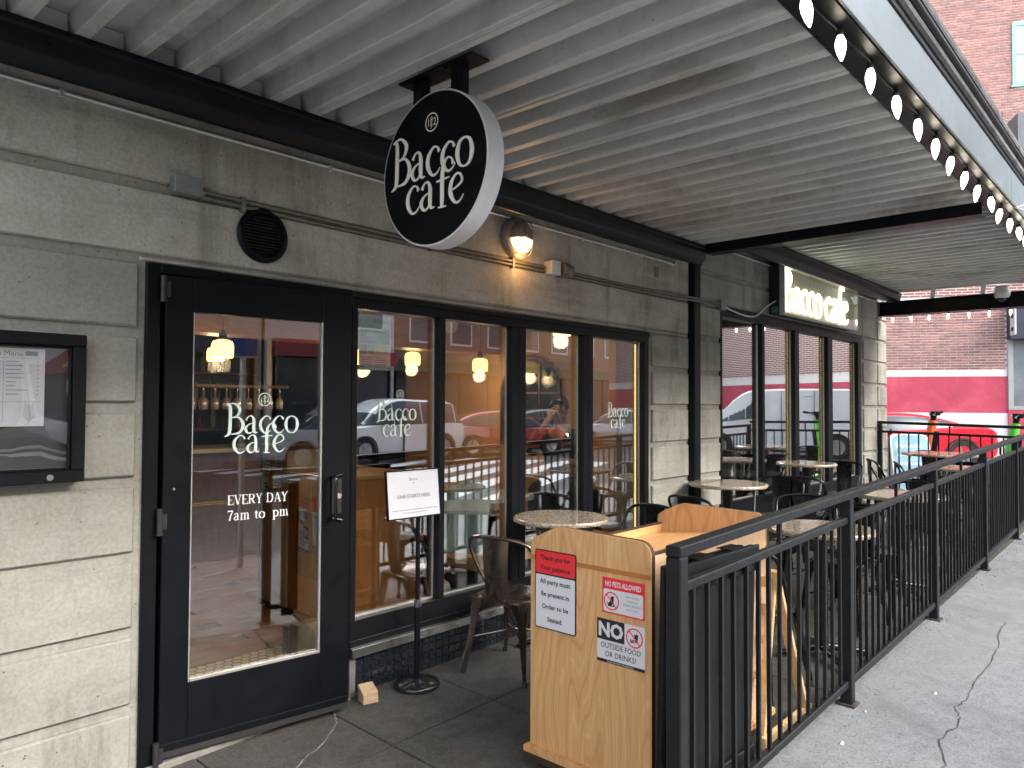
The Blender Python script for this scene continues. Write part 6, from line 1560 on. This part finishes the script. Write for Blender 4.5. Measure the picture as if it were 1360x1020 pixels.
CARGO = ([(-2.7, .5, 2.0, .92), (-2.6, .3, 2.10, .97), (-1.3, .28, 2.13, 1.0), (.2, .28, 2.12, 1.0), (1.05, .28, 1.98, .98), (1.95, .3, 1.16, .94), (2.65, .4, .86, .82)],
         [(.55, 1.25, 1.86, 1.0, .97), (.95, 1.22, 1.84, .995, .93), (1.45, 1.15, 1.62, .975, .86), (2.0, 1.10, 1.16, .88, .74)], (-1.65, 1.75))
def road_z(x, y): return gz(x, y)-.15
ang = math.degrees(math.atan2(.74, -.672))
c_ = Vector((18.83, 3.86, 0)); fwd = Vector((math.cos(R(ang)), math.sin(R(ang)), 0)); cc = c_+fwd*1.30+Vector((.72, .66, 0))*.55
car('red_car', 'shiny red sports coupe waiting across the end of the patio before the brick building', 'car', (cc.x, cc.y, road_z(cc.x, cc.y)+.10), ang, paint('car_red', (.62, .012, .03)), *COUPE, wr=.35)
car('white_suv', 'silver white sport utility vehicle parked across the street, reflected in the door', 'car', (7.6, -12.2, road_z(7.6, -12.2)), 180, paint('car_silver_white', (.55, .57, .60)), *SUV, wr=.36)
car('white_van', 'pale blue white van at the kerb, reflected in the menu case', 'van', (-.15, -4.6, road_z(-.15, -4.6)), 0, paint('van_pale', (.58, .64, .72)), *VAN, wr=.36)
car('white_suv', 'white sport utility vehicle with lit headlights in the roadway beyond the crossing', 'car', (13.3, -10.2, road_z(13.3, -10.2)), 180, paint('car_white', (.74, .75, .75)), *SUV, wr=.36, lit=True)
car('dark_red_car', 'dark red car with lit tail lights facing away in the roadway', 'car', (17.4, -9.6, road_z(17.4, -9.6)), 20, paint('car_dark_red', (.30, .02, .02)), *SEDAN, lit=True)
car('grey_car', 'grey sedan stopped behind the red one in the roadway', 'car', (21.5, -11.5, road_z(21.5, -11.5)), 10, paint('car_grey', (.28, .29, .30)), *SEDAN)
car('big_white_van', 'large white van crossing the intersection, reflected in the second window', 'van', (23.2, -2.9, road_z(23, -2.9)), 247, paint('van_white', (.76, .77, .77)), *CARGO, wr=.37)
car('silver_car', 'silver sedan in the intersection beyond the white van', 'car', (24.6, -9.5, road_z(25, -9.5)), 247, paint('car_silver', (.45, .46, .48)), *SEDAN)

def scooter(name, label, loc, rz, col, lean=0, size=1.0):
    t = thing(name, label, 'scooter', (0, 0, 0)); m_ = plain(name+'_paint', col, .35, 0, .06, 6); r = .105
    mb = MB(); mb.box(-.42, -.085, .115, .30, .085, .155); mb.obj('deck', black_paint, t, bevel=.012)
    for x in (-.56, .50):
        mb = MB(); mb.lathe([(r*.55, -.024), (r*.9, -.03), (r, -.015), (r, .015), (r*.9, .03), (r*.55, .024)], (x, 0, r), 24, Matrix.Rotation(R(90), 3, 'X'), cap=False); w_ = mb.obj('wheel', rubber, t, smooth=40)
        mb = MB(); mb.lathe([(.0005, -.02), (r*.56, -.02), (r*.56, .02), (.0005, .02)], (x, 0, r), 16, Matrix.Rotation(R(90), 3, 'X'), cap=False); mb.obj('hub', grey_box, w_)
    mb = MB(); mb.beam((-.40, 0, .14), (-.60, 0, .19), .06, .03); mb.beam((-.48, 0, .215), (-.66, 0, .20), .08, .012); mb.obj('rear_mudguard', m_, t, bevel=.004)
    mb = MB(); mb.tube(catmull([(.28, 0, .14), (.38, 0, .20), (.43, 0, .32)], 4), .035, 10); mb.tube([(.505, 0, .105), (.47, 0, .24), (.44, 0, .34)], .028, 8); mb.obj('fork', m_, t, smooth=50)
    mb = MB(); mb.tube([(.44, 0, .32), (.36, 0, .80), (.315, 0, 1.06)], [.072, .066, .058], 12); mb.obj('stem', m_, t, smooth=50)
    mb = MB(); mb.beam((.335, 0, .52), (.275, 0, .90), .12, .085, (1, 0, 0)); mb.obj('battery_case', black_paint, t, bevel=.015)
    mb = MB(); mb.tube([(.318, 0, 1.04), (.300, 0, 1.15)], [.034, .045], 10); mb.cbox((.285, 0, 1.165), (.13, .10, .06)); mb.obj('head', black_paint, t, bevel=.008)
    mb = MB(); mb.tube(catmull([(.235, -.26, 1.17), (.27, -.14, 1.165), (.29, 0, 1.16), (.27, .14, 1.165), (.235, .26, 1.17)], 4), .013, 8); hb_ = mb.obj('handlebar', black_paint, t, smooth=60)
    for s in (1, -1):
        mb = MB(); mb.cyl((.245, s*.17, 1.168), (.228, s*.29, 1.172), .019, n=10); mb.obj('grip', rubber, hb_, smooth=40)
        mb = MB(); mb.tube([(.29, s*.12, 1.16), (.33, s*.20, 1.13), (.31, s*.27, 1.12)], .006, 6); mb.obj('brake_lever', grey_box, hb_)
    mb = MB(); mb.cyl((.34, 0, 1.155), (.365, 0, 1.15), .026, n=14); mb.obj('lamp', head_mat, t)
    mb = MB(); mb.tube([(-.05, .05, .12), (-.12, .22, .005)], .008, 6); mb.obj('kick_stand', grey_box, t)
    t.location = loc; t.rotation_euler = (R(lean), 0, R(rz)); t.scale = (size,)*3; return t
scooter('orange_scooter', 'orange rental scooter with black handlebar standing past the end railing', (13.60, 2.70, gz(13.6, 2.7)+.0), 108, (.72, .12, .035), 3, 1.10)
scooter('green_scooter', 'green rental scooter standing on the sidewalk past the railing, right edge', (13.39, 1.55, gz(13.4, 1.55)+.0), 100, (.10, .48, .05), 3, 1.10)

# chalk sandwich board past the end railing
t = thing('chalk_board', 'pale blue sandwich board with faint chalk writing behind the end railing', 'sandwich board', (12.95, 3.3, gz(12.9, 3.3)))
g = gz(12.9, 3.3); chalk = plain('blue_board_face', (.24, .42, .52), .7, 0, .25, 4)
for s, nm in ((-1, 'front_board'), (1, 'rear_board')):
    m = Matrix.Translation((12.98, 3.28, g)) @ Matrix.Rotation(R(-48), 4, 'Z') @ Matrix.Rotation(R(-12*s), 4, 'X')
    off = .21*s*1.0; m = Matrix.Translation((12.98, 3.28, g)) @ Matrix.Rotation(R(-48), 4, 'Z') @ Matrix.Translation((0, off, 0)) @ Matrix.Rotation(R(12*s), 4, 'X')
    P = [(-.31, 0), (.31, 0), (.31, .80)]+[(.17+.14*math.cos(R(a)), .86+.10*math.sin(R(a))) for a in (15, 45, 75)]+[(-.17+.14*math.cos(R(a)), .86+.10*math.sin(R(a))) for a in (105, 135, 165)]+[(-.31, .80)]
    mb = MB(); mb.prism(P, (0, 0, 0), (1, 0, 0), (0, 0, 1), (0, .02*s, 0)); mb.xf(m); fb = mb.obj(nm, white_rim, t)
    mb = MB(); mb.prism([(x*.9, .05+z*.93) for x, z in P], (0, s*.0205, 0), (1, 0, 0), (0, 0, 1), (0, .003*s, 0)); mb.xf(m); mb.obj('board_face', chalk, fb)
    if s < 0:
        random.seed(9)
        for z in (.74, .60, .46, .30, .17):
            mb = MB(); x = -.22; P = []
            while x < .2:
                w_ = random.uniform(.04, .09); P += [(x, z, .012), (x+w_*.3, z+.05, .012), (x+w_*.6, z, .010), (x+w_, z+.045, .010)]; x += w_+.015
            ribbon(mb, P, (0, -.0245, 0), (1, 0, 0), (0, 0, 1), depth=.0006, n=3)
            mb.xf(m); mb.obj('chalk_writing', plain('chalk', (.62, .72, .76), .9), fb)

# ------------------------------------------------------------------ the other side of the street (for the reflections)
def town_house(name, label, x0, x1, y, h, col, floors, nwin, shop, shopc):
    t = thing(name, label, 'building', (x0, y, 0)); wm = plain(name+'_wall', col, .85, 0, .12, 1.5)
    mb = MB(); mb.box(x0, y-8, -.5, x1, y, h); mb.obj('wall', wm, t)
    mb = MB(); mb.box(x0-.1, y-8, h, x1+.1, y+.35, h+.35); mb.obj('cornice', plain(name+'_trim', tuple(min(1, c*1.3) for c in col), .8), t)
    mb = MB(); mb.box(x0+.3, y, .2, x1-.3, y+.06, 3.0); sh = mb.obj('shop_front', plain('shop_front_glass', (.06, .07, .075), .06, 0, .3, .8), t)
    mb = MB(); mb.box(x0+.2, y, 3.02, x1-.2, y+.5, 3.55); mb.obj('shop_sign', plain(name+'_sign', shopc, .6), t)
    mb = MB(); n = int((x1-x0)/2)
    for i in range(n+1):
        xx = x0+.3+(x1-x0-.6)*i/n; mb.box(xx-.06, y+.061, .2, xx+.06, y+.10, 3.0)
    mb.obj('shop_mullions', frame_paint, sh)
    fh = (h-4)/floors
    for f in range(floors):
        for i in range(nwin):
            w_ = (x1-x0)/nwin; a = x0+w_*(i+.25); mb = MB(); zz = 4+f*fh+.5; mb.box(a-.08, y, zz-.1, a+w_*.5+.08, y+.05, zz+fh*.6+.1); wf = mb.obj('window', white_rim, t)
            mb = MB(); mb.box(a, y+.045, zz, a+w_*.5, y+.056, zz+fh*.6); mb.obj('pane', plain('town_pane', (.10, .12, .13), .05, 0, .3, .7), wf)
town_house('tan_building', 'tan street building across the road, reflected in the door', -14, 6.5, -17, 11, (.42, .36, .28), 3, 7, 0, (.05, .06, .08))
town_house('white_building', 'white street building across the road, reflected in the first window', 6.6, 19, -17, 9, (.50, .50, .49), 2, 5, 0, (.30, .05, .05))
town_house('brown_building', 'brown street building farther along across the road', 19.1, 40, -20, 13, (.24, .16, .12), 4, 8, 0, (.06, .10, .07))
mb = MB(); mb.add([(-30, -13.6, .0), (45, -13.6, .0), (45, -22, .0), (-30, -22, .0), (-30, -13.6, -.4), (45, -13.6, -.4)], [(3, 2, 1, 0), (0, 1, 5, 4)]); meta(mb.obj('opposite_pavement', pave_out), kind='structure')
random.seed(21)
def bare_tree(label, x, y, h):
    t = thing('bare_tree', label, 'tree', (x, y, gz(x, y))); bark = plain('bark', (.075, .06, .05), .9, 0, .3, 20, .4)
    z0 = gz(x, y); tr = MB(); tr.tube([(x, y, z0), (x+.03, y, z0+h*.2), (x+.02, y+.05, z0+h*.42)], [.13, .10, .085], 10); tr.obj('trunk', bark, t, smooth=60)
    cr = MB()
    def br(p, d, L, r, k):
        p = Vector(p); d = Vector(d).normalized(); m = p+d*L*.5+Vector((random.uniform(-1, 1), random.uniform(-1, 1), 0))*L*.07; e = p+d*L
        cr.tube([p, m, e], [r, r*.8, r*.6], 5 if k > 1 else 7, cap=k > 2)
        if k >= 5: return
        for _ in range(3 if k < 4 else 2):
            nd = d+Vector((random.uniform(-1, 1), random.uniform(-1, 1), random.uniform(-.35, .55)))*.75; br(e if random.random() < .7 else m, nd, L*random.uniform(.62, .8), r*.58, k+1)
    for i in range(4):
        a = R(90*i+random.uniform(-30, 30)); br((x+.02, y+.05, z0+h*.41), (math.cos(a)*.7, math.sin(a)*.7, 1), h*.2, .06, 1)
    cr.obj('branches', bark, t, smooth=60)
bare_tree('bare street tree at the kerb whose branches are reflected in the door glass', 4.6, -2.2+1.3, 6.5)
bare_tree('bare street tree at the kerb near the corner, reflected in the second window', 12.4, -.7, 7)
t = thing('parking_sign', 'blue and white parking sign on a thin steel pole at the kerb', 'sign', (2.6, -.95, gz(2.6, -.95)))
mb = MB(); mb.cyl((2.6, -.95, gz(2.6, -.95)), (2.6, -.95, 2.55), .03, n=12); mb.obj('pole', galv, t, smooth=40)
mb = MB(); mb.box(2.45, -.915, 2.0, 2.75, -.91, 2.46); mb.obj('plate', white_mat, t); mb = MB(); mb.box(2.47, -.909, 2.02, 2.73, -.907, 2.2); mb.obj('blue_field', plain('sign_blue', (.03, .10, .40), .5), t)
